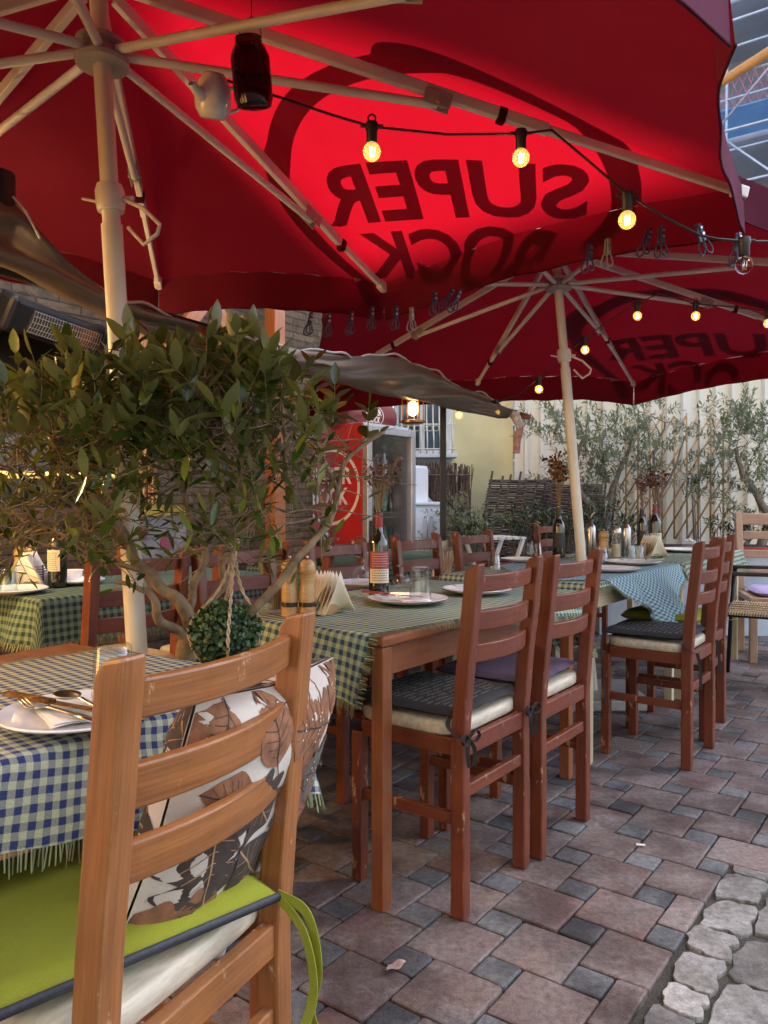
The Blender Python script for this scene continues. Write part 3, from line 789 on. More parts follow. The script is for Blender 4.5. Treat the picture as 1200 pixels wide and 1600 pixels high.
# ------------------------------------------------------------------ chairs
PW = .178          # half distance between posts
def chair_proto(wd, label, loc, rz, group):
    r = thing('dining_chair', label, 'chair', loc, rz, group)
    def post(x):      # rear post: straight to the seat, then leaning back, rounded top
        mb = MB(); w, dp = .043, .036
        path = [(-.18, 0), (-.18, .25), (-.178, .46), (-.19, .62), (-.207, .78), (-.222, .93)]
        prev = None; vv = []
        for y, z in path:
            vv.append([(x-dp/2, y-w/2, z), (x+dp/2, y-w/2, z), (x+dp/2, y+w/2, z), (x-dp/2, y+w/2, z)])
        y = -.222
        vv.append([(x-dp/2, y-w/2-.002, .955), (x+dp/2, y-w/2-.002, .955), (x+dp/2, y+w/2-.012, .948), (x-dp/2, y+w/2-.012, .948)])
        b0 = len(mb.v)
        for q in vv: mb.v += [V(p) for p in q]
        zs = [p[1] for p in path]+[.955]
        off = rnd.random()*5
        for i in range(len(vv)-1):
            for j in range(4):
                j2 = (j+1) % 4
                mb.face((b0+i*4+j, b0+i*4+j2, b0+i*4+4+j2, b0+i*4+4+j), [(zs[i]+off, j*.04), (zs[i]+off, j*.04+.04), (zs[i+1]+off, j*.04+.04), (zs[i+1]+off, j*.04)])
        mb.face((b0+3, b0+2, b0+1, b0)); k = b0+(len(vv)-1)*4; mb.face((k, k+1, k+2, k+3))
        mb.build('rear_post', wd, r, bevel=.005)
    post(-PW); post(PW)
    for zc, h, yc in ((.898, .047, -.214), (.797, .054, -.205), (.708, .051, -.196)):
        mb = MB(); n = 12; th = .017; rows = []
        for i in range(n+1):
            f = -1+2*i/n; x = f*(PW-.014); y = yc+.004-.030*(1-f*f); hh = h*(1+.0*(1-f*f))
            rows.append([(x, y+th/2, zc-hh/2), (x, y-th/2, zc-hh/2), (x, y-th/2-.004, zc+hh/2), (x, y+th/2-.004, zc+hh/2)])
        b0 = len(mb.v); off = rnd.random()*5
        for q in rows: mb.v += [V(p) for p in q]
        for i in range(n):
            for j in range(4):
                j2 = (j+1) % 4
                l0, l1 = i*.03+off, i*.03+.03+off
                mb.face((b0+i*4+j, b0+i*4+j2, b0+i*4+4+j2, b0+i*4+4+j), [(l0, j*.06), (l0, j*.06+.06), (l1, j*.06+.06), (l1, j*.06)])
        mb.face((b0, b0+1, b0+2, b0+3)); k = b0+n*4; mb.face((k+3, k+2, k+1, k))
        mb.build('back_slat', wd, r, bevel=.004)
    for x in (-1, 1):
        mb = MB(); mb.box((x*PW, .165, .2225), (.036, .036, .445)); mb.build('leg', wd, r, bevel=.004)
    mb = MB()
    for x in (-1, 1): mb.bar((x*(PW-.001), -.162, .4575), (x*(PW-.001), .149, .4575), .022, .047)
    mb.box((0, -.181, .456), (2*PW-.032, .022, .05)); mb.box((0, .166, .4575), (2*PW-.034, .022, .047))
    mb.build('seat_frame', wd, r, bevel=.003)
    mb = MB(); mb.box((0, -.18, .335), (2*PW-.03, .02, .034)); mb.build('stretcher', wd, r, bevel=.003)
    for x in (-1, 1):
        mb = MB(); mb.bar((x*PW, -.162, .262), (x*PW, .149, .262), .018, .032); mb.build('stretcher', wd, r, bevel=.003)
    # vinyl pad: rounded slab
    mb = MB(); pad_mesh(mb, .386, .344, .482, .040, .022); mb.build('seat_pad', M['vinyl'], r, True)
    return r
def pad_mesh(mb, w, d, z0, h, rad, puff=.006, n=18, cy=-.0):
    """soft slab with rounded rim"""
    def outline(ins, k=48):
        pts = []; a, b = w/2-ins, d/2-ins
        for i in range(k):
            t = 2*pi*i/k; c, s = cos(t), sin(t); e = (abs(c)**7+abs(s)**7)**(-1/7)
            pts.append((c*e*a, s*e*b))
        return pts
    lv = [(.35, 0), (.006, 0), (.001, .15), (0, .5), (.001, .82), (.006, .96), (.016, 1.0), (.10, 1.04), (.17, 1.06)]
    K = 48; b0 = len(mb.v)
    for i, (ins, f) in enumerate(lv):
        o = outline(min(ins, w/2-.01) if i else .02, K)
        for x, y in o: mb.v.append(V((x, y+cy, z0+h*min(f, 1)+(puff*(f-1)*10 if f > 1 else 0))))
    for i in range(len(lv)-1):
        for j in range(K):
            j2 = (j+1) % K
            mb.face((b0+i*K+j, b0+i*K+j2, b0+(i+1)*K+j2, b0+(i+1)*K+j))
    mb.face([b0+j for j in range(K)][::-1]); mb.face([b0+(len(lv)-1)*K+j for j in range(K)])
def face_left(s_, n_): return T(s_, n_), RZ_U
G_CH = 'ladder back dining chairs'
chair1_loc, chair1_rz = V((-.408, 1.088, 0)), math.radians(64)
c1 = chair_proto(M['chair_honey'], 'honey brown ladder back chair with a leaf print pillow, closest to the camera', chair1_loc, chair1_rz, G_CH)
pr = chair_proto(M['chair_red'], 'red brown chair with black script cushion tied by bows, at the bare table corner', T(.30, -.015), RZ_U, G_CH)
RZ_R = RZ_U+pi     # facing the aisle
for s_, n_, rz, lab in (
    (.745, 0, RZ_U, 'red brown chair with purple cushion and a white string on its post'),
    (1.84, .15, RZ_U, 'red brown chair with black script cushion below the hanging blue cloth corner'),
    (2.28, .10, RZ_U+.03, 'red brown chair with yellow green cushion beside the rope seat armchair'),
    (.36, -.76, RZ_R, 'chair behind the two wooden mills, on the far side of the brown table'),
    (.93, -.74, RZ_R, 'chair behind the inverted goblet and wine bottle'),
    (1.50, -.70, RZ_R, 'chair in front of the white cabinet, on the far side of the tables'),
    (2.12, -.74, RZ_R, 'chair in front of the yellow wall, on the far side of the cream table'),
    (-.05, -1.22, RZ_U, 'red chair at the far left table beside the umbrella pole'),
    (.50, -1.24, RZ_U, 'red chair behind the olive trunk, at the far left table'),
    (1.15, -1.26, RZ_U, 'red chair partly hidden by the olive leaves, toward the fridge'),
    (3.75, -1.05, RZ_R, 'red brown chair behind the oil bottles near the dark shrub'),
):
    dup(pr, T(s_, n_), rz, lab)

# ------------------------------------------------------------------ tables
def table(label, o, u, v, Lx, W, z, wd, group=None, apron=.085):
    """o: aisle-side near corner, u along, v across (both unit, horizontal)"""
    r = thing('dining_table', label, 'table', o+u*Lx/2+v*W/2, atan2(u.y, u.x), 'tables set for a meal')
    mb = MB(); mb.box((0, 0, z-.016), (Lx, W, .032)); mb.build('tabletop', wd, r, bevel=.009, bseg=3)
    mb = MB(); zz = z-.032-apron/2-.001
    for sy in (-1, 1): mb.box((0, sy*(W/2-.04), zz), (Lx-.14, .022, apron))
    for sx in (-1, 1): mb.box((sx*(Lx/2-.04), 0, zz), (.022, W-.14, apron))
    mb.build('apron', wd, r, bevel=.003)
    for sx in (-1, 1):
        for sy in (-1, 1):
            mb = MB(); mb.box((sx*(Lx/2-.032), sy*(W/2-.032), (z-.034)/2), (.042, .042, z-.034)); mb.build('leg', wd, r, bevel=.004)
    return r
TZ, TZ3 = .755, .77
U1 = V((.55, .835, 0)).normalized(); V1 = V((-U1.y, U1.x, 0)); C1 = V((-.204, 1.575, 0))
VN = -N
table('brown table close to the camera, covered by the navy checked cloth', C1-U1*1.3, U1, V1, 1.3, .72, TZ, M['table_brown'])
table('brown table with its bare rounded corner showing under the green cloth', T(0, 0), U, VN, 1.30, .72, TZ, M['table_brown'])
table('cream painted table under the bright blue checked overlay', T(1.45, 0), U, VN, 1.22, .74, TZ3, M['table_cream'])
table('cream table farthest along the row, with the steel oil bottles', T(2.78, 0), U, VN, 1.40, .80, TZ3, M['table_cream'])
table('far left table with wire napkin holder by the stone wall', T(-.14, -1.48), U, VN, 1.25, .72, TZ, M['chair_red'])
table('table with glasses in front of the fridge', T(1.62, -1.5), U, VN, 1.35, .74, TZ, M['chair_red'])

# ------------------------------------------------------------------ table cloths
def cloth(label, o, u, v, Lx, W, z, ctr, size, ang, mats, seed, res=.02, fr=.030, name='tablecloth', fold=1.0, lift=.0025, wr=.0025, soft=(.05, 1.0)):
    """a woven cloth dropped on a table: o/u/v/Lx/W/z describe the table top, ctr/size/ang the cloth on it"""
    rr = random.Random(seed); ph = [rr.random()*6 for _ in range(6)]
    ca, sa = cos(ang), sin(ang)
    def plan(a, b): return (ctr[0]+a*ca-b*sa, ctr[1]+a*sa+b*ca)
    def drape(a, b):
        x, y = plan(a, b); qx = min(max(x, 0), Lx); qy = min(max(y, 0), W); ex, ey = x-qx, y-qy; d = sqrt(ex*ex+ey*ey)
        wob = noise.noise(V((x*6+seed, y*6, 0)))*wr+noise.noise(V((x*19+seed, y*19, 3)))*wr*.4
        if d < 1e-6: return o+u*x+v*y+V((0, 0, z+lift+abs(wob)))
        dx, dy = ex/d, ey/d; rad = .016
        if d < rad*1.57: al = d/rad; out = rad*sin(al); dn = rad*(1-cos(al))
        else:
            al = (x*dy-y*dx); dd = d-rad*1.57
            f = .5+.5*sin(al*(21+3*sin(ph[3]))+ph[0]+1.5*sin(al*7+ph[1])); g = .5+.5*sin(al*43+ph[2])
            out = rad+dd*(soft[0]+fold*(.26*f+.06*g)*min(1, dd/.08+.35)); dn = rad+dd*soft[1]*(1-.035*f*fold)
        return o+u*(qx+dx*out)+v*(qy+dy*out)+V((0, 0, z+lift-dn+wob*.6))
    la, lb = size; na, nb = max(2, int(la/res)), max(2, int(lb/res)); mb = MB(); rows, uvs = [], []
    for i in range(na+1):
        a = -la/2+la*i/na; row, uv = [], []
        for j in range(nb+1):
            b_ = -lb/2+lb*j/nb
            row.append(drape(a, b_)); uv.append((a+1, b_+1))
        rows.append(row); uvs.append(uv)
    mb.grid(rows, uvs)
    org_ = o+u*Lx/2+v*W/2
    c = mb.build(name, mats, None, True, world=org_)
    tag(c, label, 'tablecloth', 'checked tablecloths with fringes')
    fm = MB(); stp = .0058
    def strand(a, b_, da, db):
        ln = fr*rr.uniform(.75, 1.15); ja, jb = rr.uniform(-.004, .004), rr.uniform(-.004, .004); w = rr.uniform(.0022, .0038); pts = []
        for k in range(4):
            f = k/3; p = drape(a+da*ln*f+ja*f, b_+db*ln*f+jb*f); q = drape(a+da*ln*f+ja*f+db*w*(1-.4*f), b_+db*ln*f+jb*f+da*w*(1-.4*f))
            pts.append([p+V((0, 0, .0008)), q+V((0, 0, .0008))])
        uvv = [[(a+1, b_+1), (a+1, b_+1)]]*4
        fm.grid(pts, uvv)
    t_ = -la/2
    while t_ < la/2:
        strand(t_, -lb/2, 0, -1); strand(t_+.003, lb/2, 0, 1); t_ += stp*rr.uniform(.6, 1.3)
    t_ = -lb/2
    while t_ < lb/2:
        strand(-la/2, t_, -1, 0); strand(la/2, t_+.003, 1, 0); t_ += stp*rr.uniform(.6, 1.3)
    fm.build('fringe', M['fringe'], c, True, world=org_)
    return c
M['fringe'] = mat('fringe_yarn', (.30, .36, .20), .95, .3, 30, isl=.75)
M['g_navy'] = gingham('navy_check', (.44, .47, .33), (.030, .042, .14), (.035, .05, .14), .0115)
M['g_green'] = gingham('green_check', (.40, .45, .26), (.036, .075, .14), (.032, .066, .125), .0140)
M['g_blue'] = gingham('blue_check', (.42, .56, .42), (.035, .11, .31), (.05, .14, .32), .0140)
M['g_dark'] = gingham('dark_green_check', (.15, .22, .15), (.018, .042, .06), (.018, .042, .055), .0150)
cloth('navy and pale green checked cloth laid askew on the front table', C1-U1*1.3, U1, V1, 1.3, .72, TZ, (.62, .275), (1.66, .78), math.radians(-10), M['g_navy'], 3, .013)
cloth('green and dark blue checked cloth slipped off the bare corner of the brown table', T(0, 0), U, VN, 1.30, .72, TZ, (.723, .433), (1.75, .95), math.radians(-6.5), M['g_green'], 5, .015)
cloth('dark checked cloth under the blue overlay on the cream table', T(1.45, 0), U, VN, 1.22, .74, TZ3, (.60, .37), (1.30, .80), 0, M['g_green'], 8, .02)
cloth('bright blue checked overlay with its fringed corner hanging over the table edge', T(1.45, 0), U, VN, 1.22, .74, TZ3, (.70, .18), (1.06, 1.06), math.radians(42), M['g_blue'], 9, .014, lift=.006, fold=.7, soft=(.20, .50))
cloth('checked cloth on the farthest table under the oil bottles', T(2.78, 0), U, VN, 1.40, .80, TZ3, (.70, .40), (1.5, 1.05), 0, M['g_green'], 12, .02)
cloth('checked cloth hanging from the far left table by the stone wall', T(-.14, -1.48), U, VN, 1.25, .72, TZ, (.62, .36), (1.60, 1.08), 0, M['g_dark'], 14, .02)
cloth('dark checked cloth on the table in front of the fridge', T(1.62, -1.5), U, VN, 1.35, .74, TZ, (.66, .37), (1.7, 1.1), 0, M['g_dark'], 17, .025)

# ------------------------------------------------------------------ seat cushions
def flat_cushion(label, mats, loc, rz, w=.39, d=.38, h=.028, z=.531, cat='cushion', name='seat_cushion', seed=1):
    r = thing(name, label, cat, V(loc)+V((0, 0, z)), rz, 'cushions on the chairs')
    mb = MB(); n = 22; top, bot = [], []
    for i in range(n+1):
        rt, rb = [], []
        for j in range(n+1):
            x, y = -1+2*i/n, -1+2*j/n
            e = (1-x**8)*(1-y**8); e = max(e, 0)**.4
            cr = 1-.035*(x*x*y*y)
            wv = .004*noise.noise(V((x*2.4+seed, y*2.4, 0)))
            px, py = x*w/2*cr, y*d/2*cr
            rt.append((px, py, h*.5+h*.5*e+wv)); rb.append((px, py, h*.5-h*.48*e))
        top.append(rt); bot.append(rb)
    mb.grid(top); mb.grid([r_[::-1] for r_ in bot])
    mb.build('cover', mats, r, True)
    return r
M['green_cloth'] = mat('yellow_green_canvas', (.25, .28, .018), .9, .14, 4, .5, 420)
M['purple_cloth'] = mat('purple_cloth', (.08, .052, .085), .95, .2, 30, .6, 160)
M['taupe_cloth'] = mat('taupe_cloth', (.28, .24, .19), .95, .12, 9, .4, 120)
M['black_cloth'] = mat('black_script_cloth', (.022, .022, .024), .9, .3, 12, .3, 200)
M['script_ink'] = mat('script_ink', (.45, .45, .43), .9, .1)
M['white_cloth'] = mat('white_cloth', (.78, .76, .72), .9, .06)
def script_print(parent, w, d, z, seed):
    rr = random.Random(seed); mb = MB(); y = -d/2+.02
    while y < d/2-.015:
        x = -w/2+rr.uniform(.01, .03)
        while x < w/2-.05:
            ln = rr.uniform(.03, .075); ln = min(ln, w/2-.012-x); amp = .0062; pts = []; ph = rr.random()*6; k = int(ln/.0016)
            fq = rr.uniform(520, 640)
            for i in range(k):
                q = x+ln*i/k; tall = 1+1.1*max(0, sin(q*97+ph))**6
                pts.append(V((q+.003*sin(fq*q+1.2), y+amp*.62*sin(fq*q)*tall+.002*sin(40*q), z)))
            for p, q in zip(pts, pts[1:]):
                t_ = (q-p); 
                if t_.length < 1e-6: continue
                nn = V((-t_.y, t_.x, 0)).normalized()*.00055; mb.poly([p-nn, q-nn, q+nn, p+nn])
            x += ln+rr.uniform(.008, .02)
        y += rr.uniform(.019, .025)
    mb.build('script_print', M['script_ink'], parent)
def ribbon(mb, pts, w, up=(0, 0, 1)):
    pts = [V(p) for p in pts]; L_, R_ = [], []
    for i, p in enumerate(pts):
        t_ = (pts[min(i+1, len(pts)-1)]-pts[max(i-1, 0)]).normalized(); sd = t_.cross(V(up))
        if sd.length < .1: sd = t_.cross(V((1, 0, 0)))
        sd = sd.normalized()*w/2; L_.append(p-sd); R_.append(p+sd)
    mb.grid([L_, R_])
def curve_pts(ctrl, n=24):
    """Catmull-Rom through control points"""
    c = [V(p) for p in ctrl]; c = [c[0]*2-c[1]]+c+[c[-1]*2-c[-2]]; out = []
    for i in range(1, len(c)-2):
        for k in range(n):
            t_ = k/n; p0, p1, p2, p3 = c[i-1:i+3]
            out.append(.5*((2*p1)+(p2-p0)*t_+(2*p0-5*p1+4*p2-p3)*t_*t_+(3*p1-p0-3*p2+p3)*t_**3))
    out.append(c[-2]); return out
hx0 = V((cos(chair1_rz), sin(chair1_rz), 0)); fw0 = V((-hx0.y, hx0.x, 0))
# chair 1: thick yellow-green canvas cushion with zip
r = flat_cushion('yellow green canvas cushion with a dark zip on the honey brown chair', M['green_cloth'], V((-.430, 1.098, 0)), math.radians(42.9), .43, .375, .036, seed=4)
zp = MB(); zp.grid([[(-.205+.41*i/30, -.1895-.0025*(1-abs(2*j/2-1)), .013+.006*j) for i in range(31)] for j in range(3)]); zp.build('zip', mat('dark_zip', (.03, .035, .05), .6, .3, 200), r, True, solid=.004)
def tie_(par, m_, *a):
    t_ = MB(); ribbon(t_, *a); t_.build('tie', m_, par, False, solid=.0015)
tie_(r, M['green_cloth'], curve_pts([(.205, -.185, .02), (.222, -.232, .004), (.232, -.244, -.07), (.226, -.236, -.14), (.250, -.246, -.19)]), .016, (1, .3, 0)); tie_(r, M['green_cloth'], curve_pts([(.205, -.185, .018), (.214, -.236, -.02), (.220, -.250, -.10), (.196, -.246, -.165), (.186, -.250, -.205)]), .015, (1, .2, 0)); tie_(r, M['green_cloth'], curve_pts([(-.20, -.185, .015), (-.225, -.20, -.02), (-.23, -.21, -.12)]), .016, (1, 0, 0))
def black_cushion(label, loc, rz, seed, near=True):
    r = flat_cushion(label, M['black_cloth'], loc, rz, .40, .375, .026, seed=seed)
    script_print(r, .37, .345, .0285, seed)
    for sx in (-1, 1):
        x = sx*.195; k = PW
        tie_(r, M['black_cloth'], curve_pts([(x*.9, -.17, .012), (x+sx*.01, -.178, -.01), (sx*(k+.022), -.20, -.035), (sx*(k+.004), -.222, -.042)]), .013)
        if near:
            for a in (-1, 1):
                tie_(r, M['black_cloth'], curve_pts([(sx*k+.0, -.226, -.042), (sx*k+a*.028, -.232, -.025), (sx*k+a*.042, -.234, -.042), (sx*k+a*.022, -.232, -.055), (sx*k, -.226, -.042)], 8), .011)
                tie_(r, M['black_cloth'], curve_pts([(sx*k, -.226, -.042), (sx*k+a*.018, -.234, -.075), (sx*k+a*.012, -.236, -.115)], 8), .011, (1, .4, 0))
        else:
            tie_(r, M['black_cloth'], curve_pts([(sx*(k+.004), -.222, -.042), (sx*k+.012, -.23, -.10), (sx*k+.02, -.232, -.19)], 8), .013, (1, .4, 0))
    if not near: tie_(r, M['black_cloth'], curve_pts([(-.195, .17, .012), (-.215, .17, -.06), (-.205, .16, -.20), (-.225, .15, -.30)], 8), .016, (0, 1, 0))
black_cushion('black cushion with white handwriting, tied with bows, next to the bare table corner', T(.30, -.03), RZ_U-.02, 5)
black_cushion('black cushion with white handwriting and a long loose tie, below the hanging cloth corner', T(1.84, .14), RZ_U+.03, 6, False)
flat_cushion('purple ribbed cushion on the second red brown chair of the aisle', M['purple_cloth'], T(.74, -.02), RZ_U+.05, .40, .37, .032, seed=7)
r = flat_cushion('yellow green cushion on the chair near the rope seat armchair', M['green_cloth'], T(2.28, .07), RZ_U, .40, .37, .05, seed=8)
tie = MB(); ribbon(tie, curve_pts([(.19, -.17, .01), (.205, -.20, -.01), (.215, -.24, -.012), (.27, -.26, -.02)]), .016, (0, .4, 1)); tie.build('tie', M['green_cloth'], r, True, solid=.002)
flat_cushion('taupe cushion under the brown table on a chair of the far side', M['taupe_cloth'], T(.36, -.72), RZ_R, .41, .38, .05, seed=9)
flat_cushion('taupe cushion on the chair behind the goblet', M['taupe_cloth'], T(.93, -.70), RZ_R, .40, .38, .04, seed=10)
flat_cushion('beige cushion on the red chair beside the umbrella pole', mat('beige_cloth', (.40, .32, .22), .95, .1, 9, .3, 120), T(-.05, -1.20), RZ_U, .40, .38, .04, seed=13)
# white string knotted round the post of the purple-cushion chair
kp = T(.745+PW, -.178, .60)
r = thing('string', 'white string knotted round a post of the purple cushion chair', 'string', kp)
o = MB(); o.tube([U*.020*sx+N*.024*sy+V((0, 0, .004*sx)) for sx, sy in ((-1, -1), (1, -1), (1, 1), (-1, 1))], .0032, 6, closed=True)
o.ball(U*.005+N*.03, .009, 8, 6); o.tube(curve_pts([U*.005+N*.032, U*.03+N*.036+V((0, 0, -.02)), U*.012+N*.034+V((0, 0, -.05))], 6), .003, 6); o.tube(curve_pts([U*.005+N*.032, U*-.01+N*.04+V((0, 0, -.025)), U*-.004+N*.036+V((0, 0, -.075))], 6), .003, 6)
o.build('cord', M['white_cloth'], r, True)

# ------------------------------------------------------------------ leaf print pillow on chair 1
M['pil_white'] = mat('pillow_cotton', (.52, .48, .42), .95, .04, 6, .3, 260)
pc_ = V((-.228, 1.165, .672)); fwd = V((-sin(chair1_rz), cos(chair1_rz), 0)); hx = V((cos(chair1_rz), sin(chair1_rz), 0))
nrm = (fwd*.93+V((0, 0, .33))-hx*.05).normalized(); px_ = (hx-nrm*hx.dot(nrm)).normalized(); py_ = nrm.cross(px_)
if py_.z < 0: py_ = -py_
an = math.radians(-4); ex, ey = px_*cos(an)+py_*sin(an), -px_*sin(an)+py_*cos(an)
pr_ = thing('pillow', 'white pillow printed with brown and black leaves, leaning in the honey brown chair', 'pillow', pc_)
def pil(x, y, side, lift=0):
    a = .198; x = max(-1, min(1, x)); y = max(-1, min(1, y))
    e = max((1-x**4)*(1-y**4), 0)**.55; cr = 1-.10*(1-abs(x))*(1 if True else 0)*abs(y)**3-.0
    w = noise.noise(V((x*2.2, y*2.2, side*4)))*.012*e+noise.noise(V((x*6, y*5, side*4+9)))*.005*e
    qx = x*(1-.11*(1-x*x)*0-.10*(1-y*y)*abs(x)**6); qy = y*(1-.10*(1-x*x)*abs(y)**6)
    qx = x*(1-.09*(1-abs(y))**1.0*abs(x)); qy = y*(1-.09*(1-abs(x))*abs(y))
    return ex*qx*a+ey*qy*a+nrm*side*(.002+.066*e+w+lift)
mb = MB(); n = 36
for sd_ in (1, -1):
    rows = [[pil(-1+2*i/n, -1+2*j/n, sd_) for j in range(n+1)] for i in range(n+1)]
    mb.grid(rows if sd_ == 1 else [q[::-1] for q in rows])
mb.build('cover', M['pil_white'], pr_, True)
pm = [mat('leaf_ink_brown', (.22, .10, .05), .95, .35, 40), mat('leaf_ink_dark', (.05, .036, .03), .95, .3, 40), mat('leaf_ink_tan', (.34, .20, .10), .95, .25, 40), mat('leaf_ink_grey', (.11, .10, .09), .95, .3, 40), mat('leaf_ink_dots', (.72, .66, .56), .95, .05)]
mb = MB(); rr = random.Random(5)
def leaf_outline(kind):
    if kind == 0: return [(0.5*sin(pi*t)**.8*(1-.35*t), t) for t in [i/9 for i in range(10)]]
    if kind == 1: return [((.42+.13*cos(t*pi*9))*sin(pi*t)**.6, t) for t in [i/27 for i in range(28)]]
    return [((.30+.30*abs(sin(t*pi*3.0+.4)))*sin(pi*min(t*1.02, 1))**.4, t) for t in [i/30 for i in range(31)]]
lv = [(gx+rr.uniform(-.12, .12), gy+rr.uniform(-.12, .12)) for gx in (-.75, -.25, .25, .75) for gy in (-.75, -.25, .25, .75)]
for side in (1, -1):
    for i, (cx, cy) in enumerate(lv):
        k = rr.choice((0, 1, 2, 2)); ln = rr.uniform(.46, .74); a = rr.random()*6.28; c_, s_ = cos(a), sin(a); col = rr.choice((0, 0, 1, 1, 2, 3))
        ol = leaf_outline(k)
        def loc(w, t): x, y = w*ln, (t-.5)*ln; return (cx+x*c_-y*s_, cy+x*s_+y*c_)
        lf = .0016+i*.00006
        mb.mi = col
        rows = [[pil(*loc(w*f, t), side, lf) for f in (-1, -.5, 0, .5, 1)] for w, t in ol]
        mb.grid(rows)
        mb.mi = 1 if col != 1 else 2
        mb.grid([[pil(*loc(-.012, t), side, lf+.0006), pil(*loc(.012, t), side, lf+.0006)] for t in [j/8 for j in range(-1, 9)]])
        if k != 1:
            for q in range(1, 7):
                t0 = q/8
                for sg in (-1, 1):
                    mb.grid([[pil(*loc(sg*f*.30*sin(pi*min(t0+.1, 1)), t0+f*.13-.006), side, lf+.0006), pil(*loc(sg*f*.30*sin(pi*min(t0+.1, 1)), t0+f*.13+.006), side, lf+.0006)] for f in (0, .5, 1)])
        if rr.random() < .5:
            mb.mi = 4
            for q in range(16):
                t0 = rr.uniform(.15, .8); w0 = rr.uniform(-.2, .2); dq = .014
                mb.poly([pil(*loc(w0+dq*cos(z_), t0+dq*sin(z_)), side, lf+.001) for z_ in [u_*pi/3 for u_ in range(6)]])
mb.build('leaf_print', pm, pr_, True)
# ------------------------------------------------------------------ table ware
def on_table(px, py, z): 
    r = ray(px, py); t_ = (z-CAM_H)/r.z; p = V((0, 0, CAM_H))+r*t_; return p
def lathe_thing(name, label, cat, loc, prof, mats, group=None, n=28, part=None, **k):
    mb = MB(); mb.lathe(prof, (0, 0, 0), n, **k)
    o = mb.build(name, mats, None, True, angle=42); o.location = loc; return tag(o, label, cat, group)
def plate(label, loc, rad, group='plates on the tables', rim=None):
    prof = [(rad*.50, 0), (rad*.55, .003), (rad*.62, .0035), (rad*.98, .016), (rad, .019), (rad*.985, .0215), (rad*.64, .0085), (rad*.56, .0068), (.001, .0062)]
    r = lathe_thing('plate', label, 'plate', loc, prof, M['white_china'], group, 44, capt=False)
    if rim:
        mb = MB(); mb.lathe([(rad*.97, .0215), (rad*1.004, .0195), (rad*.998, .0172)], (0, 0, 0), 44, capb=False, capt=False); mb.build('rim', rim, r, True)
        mb = MB()
        for i in range(40):
            a = i*pi/20; mb.poly([V((q*rad*cos(a+w), q*rad*sin(a+w), .0095+(q-.66)*.034)) for q, w in ((.68, -.03), (.90, -.045), (.90, .045), (.68, .03))])
        mb.build('pattern', rim, r)
    return r
def spoon(label, loc, rz, cat='spoon', mats=None, tilt=0):
    mb = MB(); b_ = []
    for i in range(13):
        t_ = i/12; w = .021*sin(pi*min(1, t_*.96+.02))**.6; row = []
        for j in range(9):
            f = -1+j/4; row.append((t_*.062, f*w, .003+.009*(1-(1-f*f)*sin(pi*t_)*.9)))
        b_.append(row)
    mb.grid(b_); pts = [(.06, 0, .011), (.08, 0, .014), (.13, 0, .010), (.19, 0, .009)]; ribbon(mb, pts, .008); ribbon(mb, [V(p)+V((.005, 0, 0)) for p in pts[-2:]], .013)
    o = mb.build(cat, mats or M['steel'], None, True, solid=.0018); o.location = loc; o.rotation_euler = (0, tilt, rz); return tag(o, label, cat, 'cutlery on the plates')
def fork(label, loc, rz, tilt=0):
    mb = MB(); ribbon(mb, [(.048, 0, .006), (.075, 0, .010), (.13, 0, .010), (.19, 0, .008)], .009); ribbon(mb, [(.13, 0, .0101), (.195, 0, .0081)], .015)
    ribbon(mb, [(.04, 0, .004), (.056, 0, .008)], .024)
    for k in range(4): ribbon(mb, [(0, -.0095+k*.0063, .012), (.02, -.0098+k*.0065, .004), (.045, -.0095+k*.0063, .005)], .0035)
    o = mb.build('fork', M['steel'], None, True, solid=.0018); o.location = loc; o.rotation_euler = (0, tilt, rz); return tag(o, label, 'fork', 'cutlery on the plates')
def knife(label, loc, rz, mats=None, tilt=0):
    mb = MB(); ribbon(mb, [(0, .003, .004), (.02, .001, .004), (.10, 0, .005)], .017); mb.bar((.10, 0, .006), (.21, 0, .008), .014, .006)
    o = mb.build('knife', mats or M['steel'], None, False, solid=.0012); o.location = loc; o.rotation_euler = (0, tilt, rz); return tag(o, label, 'knife', 'cutlery on the plates')
def tumbler(label, loc, r0=.031, r1=.037, h=.10, mats=None, upside=True, cut=False):
    fl = (.02, 12) if cut else (0, 0)
    prof = [(r0*.9, 0), (r0, .003), (r1, h), (r1-.002, h), (r0-.003, .012), (.002, .011)]
    if upside: prof = [(r, h-z) for r, z in prof]
    mb = MB(); mb.lathe(prof, (0, 0, 0), 48 if cut else 28, None, *fl, capb=True, capt=False); 
    o = mb.build('tumbler', mats or M['glass'], None, True, angle=42); o.location = loc; return tag(o, label, 'glass', 'drinking glasses set upside down')
def goblet(label, loc, s=1.0):
    prof = [(.037, 0), (.046, .004), (.047, .03), (.043, .05), (.030, .066), (.012, .073), (.008, .080), (.011, .088), (.007, .096), (.008, .105), (.030, .111), (.031, .114), (.001, .115)]
    mb = MB(); mb.lathe([(r*s, z*s) for r, z in prof], (0, 0, 0), 48, None, .018, 16, capt=False); o = mb.build('goblet', M['glass'], None, True, angle=50); o.location = loc; return tag(o, label, 'goblet', 'drinking glasses set upside down')
